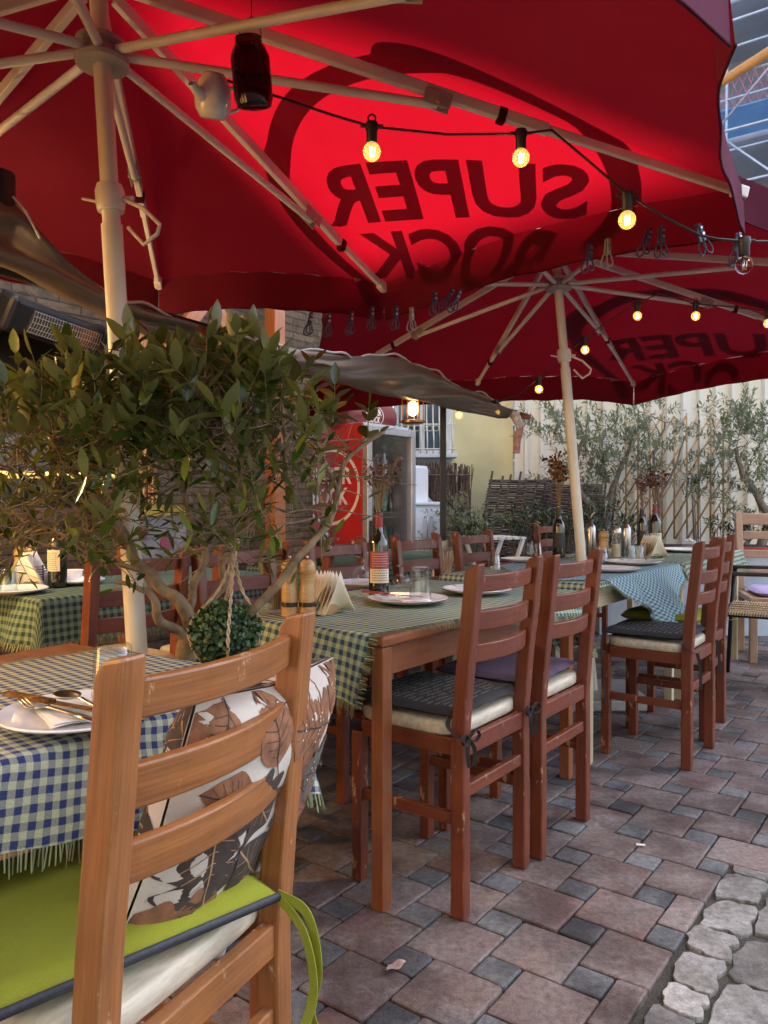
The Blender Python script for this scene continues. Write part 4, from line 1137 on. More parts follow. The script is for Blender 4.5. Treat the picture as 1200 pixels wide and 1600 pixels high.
def mill(label, loc, h=.19, r=.028):
    q = thing('pepper_mill', label, 'mill', loc, 0, 'wooden pepper and salt mills'); k = h/.19
    mb = MB(); mb.lathe([(r*z_[0], z_[1]*k) for z_ in ((1, 0), (1, .028), (.92, .030), (.92, .044), (1, .046), (.99, .075), (.86, .10), (.84, .115), (.97, .135))], (0, 0, 0), 24); mb.build('body', M['mill_wood'], q, True, angle=35)
    mb = MB(); mb.lathe([(r*.96, .030*k), (r*.96, .044*k)], (0, 0, 0), 24, capb=False, capt=False); mb.build('band', mat('smoked_window', (.05, .04, .03), .1, .2) if 'smoked' not in M else M['smoked'], q, True)
    mb = MB(); mb.lathe([(r*z_[0], z_[1]*k) for z_ in ((.90, .1355), (1.0, .140), (1.0, .158), (.8, .172), (.45, .180))], (0, 0, 0), 24); mb.build('head', M['mill_wood'], q, True, angle=35)
    mb = MB(); mb.lathe([(.003, .180*k), (.0055, .186*k), (.0045, .192*k), (.001, .194*k)], (0, 0, 0), 12); mb.build('knob', M['steel'], q, True)
M['smoked'] = mat('smoked_window', (.05, .04, .03), .1, .2)
def wine(label, loc, h=.31, r=.037, foil='foil_black', lab=None, rz=0.0):
    q = thing('wine_bottle', label, 'bottle', loc, rz, 'wine bottles'); k = h/.31
    mb = MB(); mb.lathe([(r*.8, 0), (r, .004), (r, .185*k), (r*.93, .205*k), (r*.55, .228*k), (.0155, .245*k), (.0145, .30*k), (.0165, .302*k), (.0165, .309*k), (.012, .31*k)], (0, 0, 0), 28); mb.build('glass_body', M['bottle'], q, True, angle=40)
    mb = MB(); mb.lathe([(.0158, .248*k), (.0152, .298*k)], (0, 0, 0), 20, capb=False, capt=False); mb.build('foil', M[foil], q, True)
    if lab:
        def band(z0, z1, a0, a1, rr_, m_, nm):
            mb = MB(); mb.grid([[(rr_*cos(a0+(a1-a0)*j/20), rr_*sin(a0+(a1-a0)*j/20), z) for j in range(21)] for z in (z0*k, z1*k)])
            return mb.build(nm, m_, q, True)
        for (z0, z1, c) in lab:
            lb = band(z0, z1, -pi/2-1.15, -pi/2+1.15, r+.0008, M[c], 'label')
            # illegible small print: rows of short dark strokes
            mb = MB(); rr = random.Random(int(z0*1000)); zz = z0+.008
            while zz < z1-.006:
                a = -pi/2-.8
                while a < -pi/2+.75:
                    w = rr.uniform(.05, .22); R_ = r+.0013
                    mb.grid([[(R_*cos(a+w*j/3), R_*sin(a+w*j/3), z*k) for j in range(4)] for z in (zz, zz+.0026)]); a += w+.05
                zz += .0085
            mb.build('small_print', M['label_ink_l'] if c == 'label_red' else M['label_ink'], q)
    return q
M['label_red'] = mat('label_red', (.28, .05, .05), .6, .1); M['label_cream'] = mat('label_cream', (.66, .60, .45), .7, .05); M['label_black'] = mat('label_black', (.03, .03, .035), .6, .1)
M['label_ink'] = mat('label_ink', (.10, .08, .07), .7, .1); M['label_ink_l'] = mat('label_ink_light', (.55, .38, .30), .7, .1)
M['dry_pink'] = mat('dried_pink', (.36, .20, .20), .95, .3, isl=.5); M['dry_plum'] = mat('dried_plum', (.12, .035, .055), .95, .3, isl=.5); M['dry_ochre'] = mat('dried_ochre', (.48, .26, .05), .95, .3, isl=.5); M['dry_stem'] = mat('dried_stem', (.34, .24, .12), .95, .3, isl=.4)
def dried(label, loc, h, spread, cols, seed, nst=22, lean=(0, 0), head=(.55, 1.0), size=.009):
    """dried flowers standing in a bottle neck"""
    q = thing('dried_flowers', label, 'dried flowers', loc, 0, 'dried flower bunches in bottles'); rr = random.Random(seed); st = MB(); fl = MB()
    for i in range(nst):
        a = rr.random()*6.28; s_ = spread*sqrt(rr.random()); hh = h*rr.uniform(.7, 1.0)
        tip = V((s_*cos(a)+lean[0]*hh, s_*sin(a)+lean[1]*hh, hh)); mid = tip*.5-V((tip.x*.2, tip.y*.2, 0))
        st.tube([(0, 0, -.03), mid, tip], [.0016, .0013, .0008], 4)
        for k in range(rr.randint(5, 10)):
            f = rr.uniform(*head); b_ = mid+(tip-mid)*(f*2-1) if f > .5 else mid*(f*2); o_ = V((rr.uniform(-1, 1), rr.uniform(-1, 1), rr.uniform(-.3, 1)))*(.018*h/.2)
            st.tube([b_, b_+o_], .0006, 3); fl.mi = rr.choice(range(len(cols)))
            c = b_+o_; sz = size*rr.uniform(.6, 1.3)
            for m_ in range(4):
                d = V((rr.uniform(-1, 1), rr.uniform(-1, 1), rr.uniform(-1, 1))).normalized(); e = d.orthogonal().normalized(); g_ = d.cross(e)
                fl.poly([c+e*sz*.7, c+g_*sz*.7, c-e*sz*.7+d*sz*.2, c-g_*sz*.7])
    st.build('stem', M['dry_stem'], q); fl.build('flower_head', [M[c] for c in cols], q)
def oil(label, loc, h=.26):
    q = thing('oil_bottle', label, 'oil bottle', loc, 0, 'steel oil bottles'); k = h/.26
    mb = MB(); mb.lathe([(.030, 0), (.031, .003), (.031, .165*k), (.026, .180*k), (.014, .195*k)], (0, 0, 0), 24); mb.build('body', M['steel'], q, True, angle=40)
    mb = MB(); mb.lathe([(.0145, .192*k), (.0145, .215*k), (.010, .222*k)], (0, 0, 0), 16); mb.build('stopper', M['black'], q, True, angle=40)
    mb = MB(); mb.tube([(0, 0, .22*k), (.002, 0, .235*k), (.012, -.006, .252*k), (.02, -.01, .262*k)], [.006, .005, .004, .0035], 10); mb.build('spout', M['steel'], q, True)
def napkins(label, loc, rz, mats, holder, n=9, w=.13, h=.10):
    q = thing('napkin_holder', label, 'napkin holder', loc, rz, 'napkin holders'); rr = random.Random(int(loc[0]*1000)); mb = MB()
    for i in range(n):
        y = (i-n/2)*.0042; tl = (i-n/2)*.010; t0 = w*(.5+rr.uniform(-.02, .02))
        g_ = []
        for a in range(7):
            row = []
            for b_ in range(7):
                x = -t0+2*t0*a/6; z = (h*1.15)*(b_/6)*(1-abs(x)/(t0*1.02))+.004
                row.append((x*.92, y+tl*b_/6+.004*sin(3*x/t0+i)+.002*sin(b_), z))
            g_.append(row)
        mb.grid(g_)
    mb.build('napkin', mats, q, True, solid=.0016)
    mb = MB()
    if holder == 'wire':
        for sy in (-.026, .026):
            for k in range(8): z = .012+k*.0105; mb.tube([(-.062, sy, z), (.062, sy, z)], .0017, 5)
            for sx in (-.062, .062): mb.tube([(sx, sy, 0), (sx, sy, .095)], .0025, 6)
        for sx in (-.062, .062): mb.tube([(sx, -.026, .003), (sx, .026, .003)], .0025, 6)
        mb.build('frame', M['black_metal'], q)
    else:
        for sy in (-.027, .027): mb.lathe([(.046, -.003), (.046, .003)], (0, sy, .042), 20, Matrix.Rotation(pi/2, 3, 'X'))
        mb.box((0, 0, .003), (.10, .06, .006)); mb.build('frame', M['mill_wood'], q, bevel=.001)
Z2 = TZ+.006; Z3 = TZ3+.006
# front table
pp = on_table(128, 1126, Z2); pp.z = Z2
plate('large white plate with napkin and cutlery on the navy checked cloth', pp, .128)
nk = MB(); nk.grid([[(-.075+.15*i/10, -.062+.124*j/10+.01*sin(i*.4), .0035+.0016*sin(i*.9+j*.5)) for j in range(11)] for i in range(11)]); nk.grid([[(-.072+.14*i/8, -.058+.11*j/8, .0075+.0016*sin(i*1.1+j*.6)) for j in range(9)] for i in range(9)])
o = nk.build('napkin', M['napkin'], None, True, solid=.001); o.location = pp+V((.012, .01, .008)); o.rotation_euler = (0, 0, .6); tag(o, 'folded white paper napkin under the fork on the large white plate', 'napkin')
q0 = on_table(37, 1100, Z2+.02); d_ = on_table(150, 1128, Z2+.02)-q0
fork('fork lying on the napkin of the large white plate', V((q0.x, q0.y, Z2+.017)), atan2(d_.y, d_.x), .02)
q0 = on_table(52, 1098, Z2+.02); d_ = on_table(152, 1114, Z2+.02)-q0
kn = knife('knife with a tortoiseshell handle beside the fork on the white plate', V((q0.x, q0.y, Z2+.021))+d_, atan2(-d_.y, -d_.x), mat('tortoise', (.20, .09, .02), .15, .8, 60), .0)
q0 = on_table(92, 1094, Z2+.02); d_ = on_table(152, 1118, Z2+.02)-q0
spoon('spoon lying face down on the large white plate', V((q0.x, q0.y, Z2+.024)), atan2(d_.y, d_.x))
q0 = on_table(177, 1108, Z2+.012)
tumbler('clear tumbler set upside down on the front table behind the chair post', V((q0.x, q0.y, Z2+.012)), .030, .036, .108)
# brown table
def tp(px, py, z): p = on_table(px, py, z); return V((p.x, p.y, z))
b2 = tp(592, 934, Z2); wine('wine bottle with red and cream label holding pink dried flowers', b2, .325, .037, 'foil_red', [(.105, .165, 'label_red'), (.055, .104, 'label_cream')], .12)
dried('pale pink dried flowers in the red labelled wine bottle', b2+V((0, 0, .325)), .19, .10, ('dry_pink', 'dry_pink', 'dry_plum'), 21, 24, size=.0075)
M['rim_brown'] = mat('brown_rim', (.14, .06, .05), .3, .1)
p3 = tp(637, 942, Z2); plate('brown rimmed plate under the diamond cut tumbler', p3, .142, rim=M['rim_brown'])
tumbler('diamond cut tumbler upside down on the brown rimmed plate', p3+V((.045, .02, .012)), .032, .039, .112, cut=True)
fork('fork on the brown rimmed plate near the wine bottle', p3+V((-.10, .02, .020)), -.5); knife('red handled knife on the brown rimmed plate', p3+V((.02, -.02, .022)), 2.6, M['foil_red'])
nk = MB(); nk.grid([[(-.05+.1*i/6, -.04+.08*j/6, .003+.0015*sin(i+j*.7)) for j in range(7)] for i in range(7)]); o = nk.build('napkin', M['napkin'], None, True, solid=.002); o.location = p3+V((.02, -.03, .012)); o.rotation_euler = (0, 0, .3); tag(o, 'white napkin on the brown rimmed plate', 'napkin')
p4 = tp(745, 927, Z2); plate('cream plate partly behind the post of the black-cushion chair', p4, .135, rim=M['rim_brown'])
fork('fork on the cream plate behind the chair post', p4+V((-.09, .0, .020)), .4); knife('knife on the cream plate behind the chair post', p4+V((-.05, -.03, .020)), .5)
p5 = tp(563, 916, Z2); plate('plate under the inverted goblet beside the wine bottle', p5, .118, rim=M['rim_brown']); goblet('cut glass goblet upside down beside the red labelled wine bottle', p5+V((.01, 0, .012)))
p6 = tp(628, 918, Z2); goblet('glass goblet half hidden behind the red labelled wine bottle', p6, .8)
for px, lab in ((453, 'left wooden mill of the pair next to the cream napkins'), (480, 'right wooden mill of the pair next to the cream napkins')):
    mill(lab, tp(px, 962, Z2), .185, .0265)
tk = tp(432, 958, Z2); o = tumbler('small glass full of toothpicks beside the wooden mills', tk, .026, .030, .085, upside=False)
mb = MB()
for i in range(46): a = rnd.random()*6.28; q = .018*sqrt(rnd.random()); mb.tube([(q*cos(a), q*sin(a), .012), (q*1.4*cos(a), q*1.4*sin(a), .078)], .0011, 4)
o = mb.build('toothpicks', M['dry_stem']); o.location = tk; tag(o, 'bundle of toothpicks standing in the small glass by the mills', 'toothpicks', kind='stuff')
napkins('wooden holder with a fan of cream napkins next to the mills', tp(506, 957, Z2), .9, M['cream_napkin'], 'wood', 10, .15, .115)
tumbler('upside down tumbler behind the top slat of the black-cushion chair', tp(772, 893, Z2), .028, .034, .085, cut=True)
# cream tables
a_ = tp(955, 893, Z3); plate('tan plate on the blue overlay nearest the hanging corner', a_, .135, rim=M['rim_brown']); a_ = tp(988, 882, Z3); plate('tan plate with brown pattern beyond the overlay plate', a_, .15, rim=M['rim_brown'])
fork('fork on the tan patterned plate beyond the overlay', a_+V((-.07, -.02, .02)), .3); knife('knife on the tan patterned plate beyond the overlay', a_+V((-.03, -.05, .02)), .3)
a_ = tp(1066, 862, Z3); plate('plain tan plate under the goblet at the far end', a_, .15); goblet('cut glass goblet upside down on the plate at the far end', a_+V((.05, 0, .012)), 1.05)
w1 = tp(873, 871, Z3); wine('dark wine bottle with black label holding plum and ochre flowers', w1, .31, .038, 'foil_black', [(.06, .15, 'label_black')]); dried('tall plum and ochre dried flowers in the bottle by the second umbrella pole', w1+V((0, 0, .31)), .33, .075, ('dry_plum', 'dry_ochre', 'dry_ochre', 'dry_plum'), 22, 30, size=.013)
w2 = tp(1003, 858, Z3); wine('slim dark bottle beside the cream napkins', w2, .29, .034, 'foil_black', [(.06, .14, 'label_black')]); dried('pale lilac dried flowers in the slim dark bottle', w2+V((0, 0, .29)), .24, .075, ('dry_pink', 'dry_pink'), 23, 18, size=.011)
w3 = tp(1023, 863, Z3); wine('broad shouldered bottle with cream label and red neck', w3, .32, .042, 'foil_red', [(.04, .125, 'label_cream')]); dried('dark plum dried flowers in the cream labelled bottle', w3+V((0, 0, .32)), .24, .085, ('dry_plum', 'dry_pink'), 24, 24, size=.012)
oil('steel oil bottle left of the wooden mill', tp(923, 869, Z3), .27); oil('steel oil bottle right of the salt shaker', tp(978, 868, Z3), .26)
mill('single wooden mill between the two steel oil bottles', tp(943, 871, Z3), .17, .030)
sp_ = tp(963, 872, Z3); tumbler('glass salt shaker between the mill and the oil bottle', sp_, .03, .026, .15, upside=False)
mb = MB(); mb.lathe([(.026, .0), (.024, .075)], (0, 0, .008), 16); o = mb.build('salt', mat('salt', (.75, .66, .5), .9)); o.location = sp_; tag(o, 'salt filling the glass shaker', 'salt', kind='stuff')
mb = MB(); mb.lathe([(.028, .15), (.028, .175), (.02, .185)], (0, 0, 0), 16); o = mb.build('shaker_lid', M['steel'], None, True, angle=40); o.location = sp_; tag(o, 'steel lid on top of the glass salt shaker', 'lid')
for px, py, lab in ((984, 875, 'tumbler in front of the right oil bottle'), (997, 874, 'tumbler in front of the cream napkins'), (940, 880, 'tumbler in front of the single mill')):
    tumbler(lab, tp(px, py, Z3), .028, .034, .09, cut=True)
napkins('cream napkins standing in a wire holder on the farthest table', tp(1017, 872, Z3), .5, M['cream_napkin'], 'wire', 9, .17, .12)
for px, py, lab in ((838, 868, 'tumbler left of the tall dried flowers'), (826, 866, 'tumbler beside the shrub at the table end')):
    tumbler(lab, tp(px, py, Z3), .028, .034, .085, cut=True)
a_ = tp(815, 878, Z3); plate('plate at the table end under two tumblers', a_, .12, rim=M['rim_brown'])
# far left table
napkins('white napkins in a black wire holder on the far left table', tp(48, 917, Z2), RZ_U-.9, M['napkin'], 'wire', 9, .17, .125)
wine('dark wine bottle with white label on the far left table', tp(90, 917, Z2), .30, .038, 'foil_black', [(.07, .16, 'label_cream')], -.5)
mill('wooden mill at the left behind the wire napkin holder', tp(31, 905, Z2), .155, .027); mill('wooden mill directly behind the peak of the white napkins', tp(49, 902, Z2), .155, .027)
tumbler('bluish tumbler upside down at the left end of the far left table', tp(13, 926, Z2), .030, .036, .095, M['glass_blue'])
plate('grey plate under the bluish tumbler', tp(20, 927, Z2-.002), .13); plate('white plate beside the dark wine bottle on the far left table', tp(118, 912, Z2), .12)
o = tumbler('white cup behind the pole on the far left table', tp(112, 908, Z2), .04, .05, .05, M['white_china'], False)
# table in front of the fridge
b3 = tp(505, 884, Z2); wine('black wine bottle before the red side of the fridge', b3, .29, .036, 'foil_black'); dried('pink dried flowers before the red side of the fridge', b3+V((0, 0, .29)), .24, .09, ('dry_pink', 'dry_pink', 'dry_plum'), 25, 20, size=.010)
for px, py, lab in ((553, 866, 'left tumbler of the pair in front of the fridge'), (568, 868, 'right tumbler of the pair in front of the fridge')):
    tumbler(lab, tp(px, py, Z2), .03, .037, .10, cut=True)
# ------------------------------------------------------------------ drinks fridge with sign panel
M['fridge_red'] = mat('fridge_red', (.50, .022, .018), .35, .08, 3); M['fridge_grey'] = mat('fridge_grey', (.30, .30, .30), .4, .1)
M['sign_cream'] = mat('sign_cream', (.80, .74, .62), .5, .04)
fr_loc = V((-.17, 5.8, 0))+U*.33-N*.32
fr = thing('drinks_fridge', 'red drinks fridge with a glass door and a lettered side panel', 'fridge', fr_loc, RZ_U)
# local: +x = U (right), -y = front (towards the aisle)
W_, Dp = .64, .64
mb = MB(); mb.box((-W_/2+.012, 0, .86), (.024, Dp, 1.70)); sp_o = mb.build('side_panel', M['fridge_red'], fr, bevel=.004)
mb = MB(); mb.box((W_/2-.012, 0, .86), (.024, Dp, 1.70)); mb.build('side_panel', M['fridge_grey'], fr, bevel=.004)
mb = MB(); mb.box((0, Dp/2-.012, .86), (W_-.05, .02, 1.70)); mb.box((0, .0, .09), (W_-.05, Dp-.02, .17)); mb.box((0, 0, 1.70), (W_-.05, Dp-.02, .03)); mb.build('cabinet', mat('fridge_inside', (.55, .56, .56), .5, .05), fr)
for z in (.42, .72, 1.02, 1.32):
    mb = MB(); mb.box((0, 0, z), (W_-.06, Dp-.12, .012)); mb.build('shelf', M['steel'], fr)
bt = MB(); rr = random.Random(3)
for z in (.43, .73, 1.03, 1.33):
    for i in range(7):
        x = -.24+i*.08; bt.mi = rr.choice((0, 1, 1, 2)); h = rr.uniform(.11, .2); bt.lathe([(.027, 0), (.028, h*.6), (.012, h*.8), (.012, h)], (x, -.16+rr.uniform(-.02, .02), z), 10)
bt.build('drink_bottles', [M['bottle'], mat('bottle_green', (.05, .16, .07), .2), mat('can_silver', (.5, .5, .52), .3, metal=.6)], fr, True, angle=40)['kind'] = 'stuff'
dr = MB()
for c, s_ in (((-W_/2+.03, 0, 0), (.06, .05, 1.52)), ((W_/2-.03, 0, 0), (.06, .05, 1.52)), ((0, 0, .73), (W_-.12, .05, .06)), ((0, 0, -.73), (W_-.12, .05, .06))): dr.box((c[0], -Dp/2-.027, .93+c[2]), s_)
door = dr.build('door', mat('door_frame_grey', (.42, .42, .42), .35, .1, metal=.3), fr, bevel=.006)
mb = MB(); mb.box((0, -Dp/2-.025, .93), (W_-.125, .008, 1.395)); mb.build('pane', M['glass'], door)
mb = MB(); mb.box((-W_/2+.07, -Dp/2+.06, .95), (.025, .025, 1.3)); mb.build('inside_lamp', emit('fridge_lamp', (.9, .95, 1), .5), fr)
mb = MB(); mb.box((-W_/2+.03, -Dp/2-.058, .80), (.022, .012, .34)); mb.build('handle', M['black'], door, bevel=.004)
mb = MB(); mb.tube([(-W_/2, -.05, 1.80), (W_/2, -.05, 1.80)], .13, 28); mb.build('header', mat('header_maroon', (.16, .02, .02), .35, .1), fr, True, angle=40)
def wrap(verts, rad, x0, zc):   # lettering wrapped on the front of the round header
    return [V((x0+p.x, -.05-(rad+.003)*cos(p.y/rad), zc+(rad+.003)*sin(p.y/rad))) for p in verts]
hd = MB()
for tx_, y0, w in (('SUPER', .002, .17), ('BOCK', -.058, .145)):
    vs, fs = cut_text(tx_, w, .052, .03); b0 = len(hd.v); hd.v += wrap([V((p.x-w/2, p.y+y0, 0)) for p in vs], .13, .02, 1.80)
    for f in fs: hd.face([b0+i for i in f])
vs, fs = ring2d(.105, .113, 60, 1); b0 = len(hd.v); hd.v += wrap(vs, .13, .02, 1.80)
for f in fs: hd.face([b0+i for i in f][::-1])
hd.build('lettering', M['sign_cream'], fr)
# lettering and ring on the red side, seen from the table side (reads left to right looking along +U)
sg = MB(); xs_ = -W_/2-.003
def side(vs, fs):
    b0 = len(sg.v); sg.v.extend([V((xs_, -p.x, p.y)) for p in vs])
    for f in fs: sg.face([b0+i for i in f])
for tx_, y0, w in (('SUPER', 1.245, .44), ('BOCK', 1.085, .37)):
    vs, fs = cut_text(tx_, w, .135, .03); side([V((p.x-w/2+.0, p.y+y0, 0)) for p in vs], fs)
vs, fs = ring2d(.275, .30, 80, 1); side([V((p.x, p.y+1.225, 0)) for p in vs if True], fs)
sg.build('lettering', M['sign_cream'], fr)
# ------------------------------------------------------------------ white cabinet and tall white unit
M['white_lacquer'] = mat('white_lacquer', (.76, .77, .78), .3, .04, 3)
q = thing('cabinet', 'low white cabinet with steel bar handles right of the fridge', 'cabinet', V((.22, 6.35, 0))+U*.24-N*.25, RZ_U)
mb = MB(); mb.box((0, 0, .54), (.50, .48, 1.08)); mb.build('body', M['white_lacquer'], q, bevel=.006); mb = MB(); mb.box((0, -.01, 1.095), (.52, .52, .025)); mb.build('top', M['white_lacquer'], q, bevel=.004)
for x in (-.125, .125):
    mb = MB(); mb.box((x, -.249, .56), (.242, .018, .98)); d_ = mb.build('door', M['white_lacquer'], q, bevel=.004)
    h_ = MB(); xx = x*.35; h_.tube([(xx, -.256, .78), (xx, -.285, .78), (xx, -.285, .98), (xx, -.256, .98)], .006, 8); h_.build('handle', M['steel'], d_, True)
q = thing('cupboard', 'tall narrow white cupboard between the fridge and the low white cabinet', 'cupboard', V((.16, 6.75, 0)), RZ_U)
mb = MB(); mb.box((0, 0, .71), (.20, .4, 1.42)); mb.build('body', M['white_lacquer'], q, bevel=.006); mb = MB(); mb.box((0, -.205, .72), (.19, .012, 1.36)); mb.build('door', M['white_lacquer'], q, bevel=.003)
q = thing('leaning_board', 'grey folded board leaning behind the white cabinet', 'board', P(668, 830, 7.0)*1.0, RZ_U)
q.location.z = 0; mb = MB(); mb.poly([(-.1, 0, .7), (.25, 0, .7), (.25, 0, 1.02), (-.02, 0, 1.16), (-.1, 0, 1.1)]); mb.build('panel', mat('grey_board', (.45, .47, .5), .6, .08), q, solid=.02)
# ------------------------------------------------------------------ spindle chair
q = thing('spindle_chair', 'cream spindle back chair in front of the fridge', 'chair', V((.13, 4.35, 0)), RZ_U+.25)
mb = MB(); mb.box((0, 0, .445), (.40, .38, .03)); mb.build('seat', M['table_cream'], q, bevel=.008)
for x in (-.17, .17):
    for y in (-.16, .16): mb = MB(); mb.bar((x*1.08, y*1.1, 0), (x, y, .43), .032, .032, (0, 1, 0)); mb.build('leg', M['table_cream'], q, bevel=.004)
mb = MB(); mb.grid([[(-.20+.4*i/10, -.225-.02*(1-(i/5-1)**2)+.010*j*0, z) for i in range(11)] for z in (.845, .90)]); mb.build('top_rail', M['table_cream'], q, True, solid=.022)
for i in range(6): x = -.16+.32*i/5; mb = MB(); mb.tube([(x*.8, -.165, .455), (x, -.232, .86)], .009, 8); mb.build('spindle', M['table_cream'], q, True)
# ------------------------------------------------------------------ rope seat armchair and big ladder back chair at the right
q = thing('armchair', 'black metal armchair with a woven rope seat at the right edge', 'armchair', V((2.35, 4.62, 0)), math.radians(60))
mb = MB(); xs = .27
for sx in (-1, 1):
    mb.tube([(sx*xs, .28, 0), (sx*xs, .26, .45), (sx*xs, .24, .68)], .013, 8); mb.tube([(sx*xs, -.30, 0), (sx*xs, -.24, .45), (sx*xs, -.32, .95)], .013, 8)
    mb.tube([(sx*xs, .26, .45), (sx*xs, -.24, .45)], .013, 8)
for y in (.26, -.24): mb.tube([(-xs, y, .45), (xs, y, .45)], .013, 8)
mb.tube([(-xs, -.32, .95), (xs, -.32, .95)], .013, 8); mb.build('frame', M['black_metal'], q, True)
for sx in (-1, 1): mb = MB(); mb.bar((sx*xs, .30, .69), (sx*xs, -.33, .70), .045, .022); mb.build('armrest', M['black'], q, bevel=.006)
mb = MB()
for i in range(34): y = .245-.47*i/33; mb.tube([(-xs-.012, y, .45), (-xs, y, .467), (0, y, .455), (xs, y, .467), (xs+.012, y, .45)], .0062, 6)
for k in range(5): x = -.2+.1*k; mb.tube([(x, .25, .468), (x, -.23, .468)], .004, 5)
mb.build('woven_seat', M['rope'], q, True)
mb = MB()
for i in range(16): z = .55+.38*i/15; y = -.255-.12*(z-.5); mb.tube([(-xs, y, z), (0, y-.03, z), (xs, y, z)], .006, 6)
mb.build('woven_back', M['rope'], q, True)
q = thing('garden_chair', 'large pale wood slat back chair with a lilac cushion at the right edge', 'chair', V((2.86, 5.45, 0)), math.radians(165))
wd = M['pale_wood']
for x in (-.26, .26):
    mb = MB(); mb.bar((x, -.22, 0), (x, -.22, .46), .05, .05, (0, 1, 0)); mb.bar((x, -.22, .455), (x, -.34, 1.03), .05, .05, (0, 1, 0)); mb.build('rear_post', wd, q, bevel=.006)
    mb = MB(); mb.box((x, .24, .22), (.05, .05, .44)); mb.build('leg', wd, q, bevel=.006)
for z in (.58, .72, .86, .98):
    mb = MB(); y = -.22-.12*(z-.455)/.575; mb.box((0, y, z), (.47, .022, .085 if z > .9 else .06)); mb.build('back_slat', wd, q, bevel=.006)
mb = MB(); mb.box((0, .01, .43), (.56, .50, .04)); mb.build('seat', wd, q, bevel=.006)
flat_cushion('lilac cushion on the large pale wood chair', mat('lilac_cloth', (.34, .28, .46), .95, .08), V((2.86, 5.45, 0)), math.radians(165), .48, .46, .05, .452, seed=31)

# ------------------------------------------------------------------ wicker hurdles, trellis, planters
M['wicker'] = mat('grey_wicker', (.15, .125, .105), .95, .45, 30, isl=.45)
def hurdle(label, loc, rz, w, h, lean, slant, seed):
    q = thing('wicker_hurdle', label, 'wicker panel', loc, rz, 'woven willow panels'); rr = random.Random(seed); mb = MB(); stk = MB(); ns = 8
    def pt(x, z, o): return V((x+slant*z, o+lean*z, z))
    for i in range(ns): x = w*i/(ns-1); stk.tube([pt(x, 0, 0), pt(x+rr.uniform(-.02, .02), h+rr.uniform(.02, .10), 0)], .011, 6)
    k = int(h/.017)
    for j in range(k):
        z = .01+h*j/k; x1 = w*(1-(.25*j/k if seed == 2 else 0)); pts = []
        for i in range(29): x = -.03+(x1+.06)*i/28; pts.append(pt(x, z+.010*noise.noise(V((x*3, j*.3, seed)))+.004*sin(j), .017*sin(pi*(ns-1)*x/w+pi*(j % 2))))
        mb.tube(pts, .0088*rr.uniform(.75, 1.15), 5)
    mb.build('weave', M['wicker'], q, True); stk.build('stake', M['wicker'], q)
hurdle('grey woven willow panel leaning left against the yellow wall', V((.85, 7.35, .30)), .12, .62, 1.02, .12, .22, 1)
hurdle('grey woven willow panel with a sloping end beside the metal fence', V((1.50, 7.30, .30)), .02, .62, .98, .12, .12, 2)
M['bamboo'] = mat('bamboo', (.55, .36, .17), .6, .2, 20, isl=.3)
tr = thing('trellis', 'bamboo lattice trellis standing before the cream metal fence', 'trellis', P(1050, 835, 7.0))
mb = MB(); TL = P(1050, 835, 7.0)
def tpnt(px, py, d=7.0): return P(px, py, d-.0004*(px-980)*1.0)-TL
def clipseg(p, q): mb.tube([tpnt(*p), tpnt(*q, 7.02)], .0085, 6)
for i in range(9): px = 978+19*i; clipseg((px, 655+6*noise.noise(V((i, 2, 0)))-10*(i % 2)), (px+rnd.uniform(-2, 2), 842))
for i in range(-3, 9):
    x0, y0 = 960+i*19, 842; x1, y1 = x0+112, 650
    if x0 < 968: f = (968-x0)/112; x0 = 968; y0 = 842-192*f
    if x1 > 1142: f = (x1-1142)/112; x1 = 1142; y1 = 650+192*f
    clipseg((x0, y0), (x1, y1))
mb.build('canes', M['bamboo'], tr, True)
q = thing('planter_box', 'long weathered planter box with a red painted rim below the trellis', 'planter', V((2.55, 6.55, 0)), -.05)
mb = MB(); mb.box((0, 0, .33), (1.5, .42, .66)); mb.build('box', mat('planter_pale_blue', (.55, .62, .66), .7, .15, 5), q, bevel=.006)
mb = MB(); mb.box((0, -.0, .70), (1.56, .48, .07)); mb.build('rim', mat('worn_red_paint', (.42, .045, .04), .6, .3, 9), q, bevel=.006)
mb = MB(); mb.poly([(-.72, -.2, .737), (.72, -.2, .737), (.72, .2, .737), (-.72, .2, .737)]); mb.build('earth', M['soil'], q)
q = thing('planter_box', 'red flaking planter box under the dark shrub by the yellow wall', 'planter', V((.95, 6.6, 0)), 0)
mb = MB(); mb.box((0, 0, .30), (1.0, .38, .60)); mb.build('box', mat('flaky_red', (.30, .03, .03), .7, .8, 14), q, bevel=.008); mb = MB(); mb.box((0, 0, .60), (.94, .32, .03)); mb.build('earth', M['soil'], q)
q = thing('planter_box', 'dark timber planter box holding the olive tree by the fence', 'planter', V((1.85, 6.75, 0)), 0)
mb = MB(); mb.box((0, 0, .28), (.62, .40, .56)); mb.build('box', M['dark_timber'], q, bevel=.008); mb = MB(); mb.box((0, 0, .56), (.56, .34, .03)); mb.build('earth', M['soil'], q)
# folding white rack behind the chairs
q = thing('folding_stool', 'white slatted folding stool between the far chairs', 'stool', V((.80, 5.6, 0)), .4)
for s_ in (-1, 1): mb = MB(); mb.bar((-.16*s_, -.14, 0), (.16*s_, -.14, .84), .02, .03, (0, 1, 0)); mb.bar((-.16*s_, .14, 0), (.16*s_, .14, .84), .02, .03, (0, 1, 0)); mb.build('leg', M['white_lacquer'], q)
mb = MB()
for i in range(6): mb.box((-.15+i*.06, 0, .85), (.04, .34, .016))
mb.build('slat', M['white_lacquer'], q)

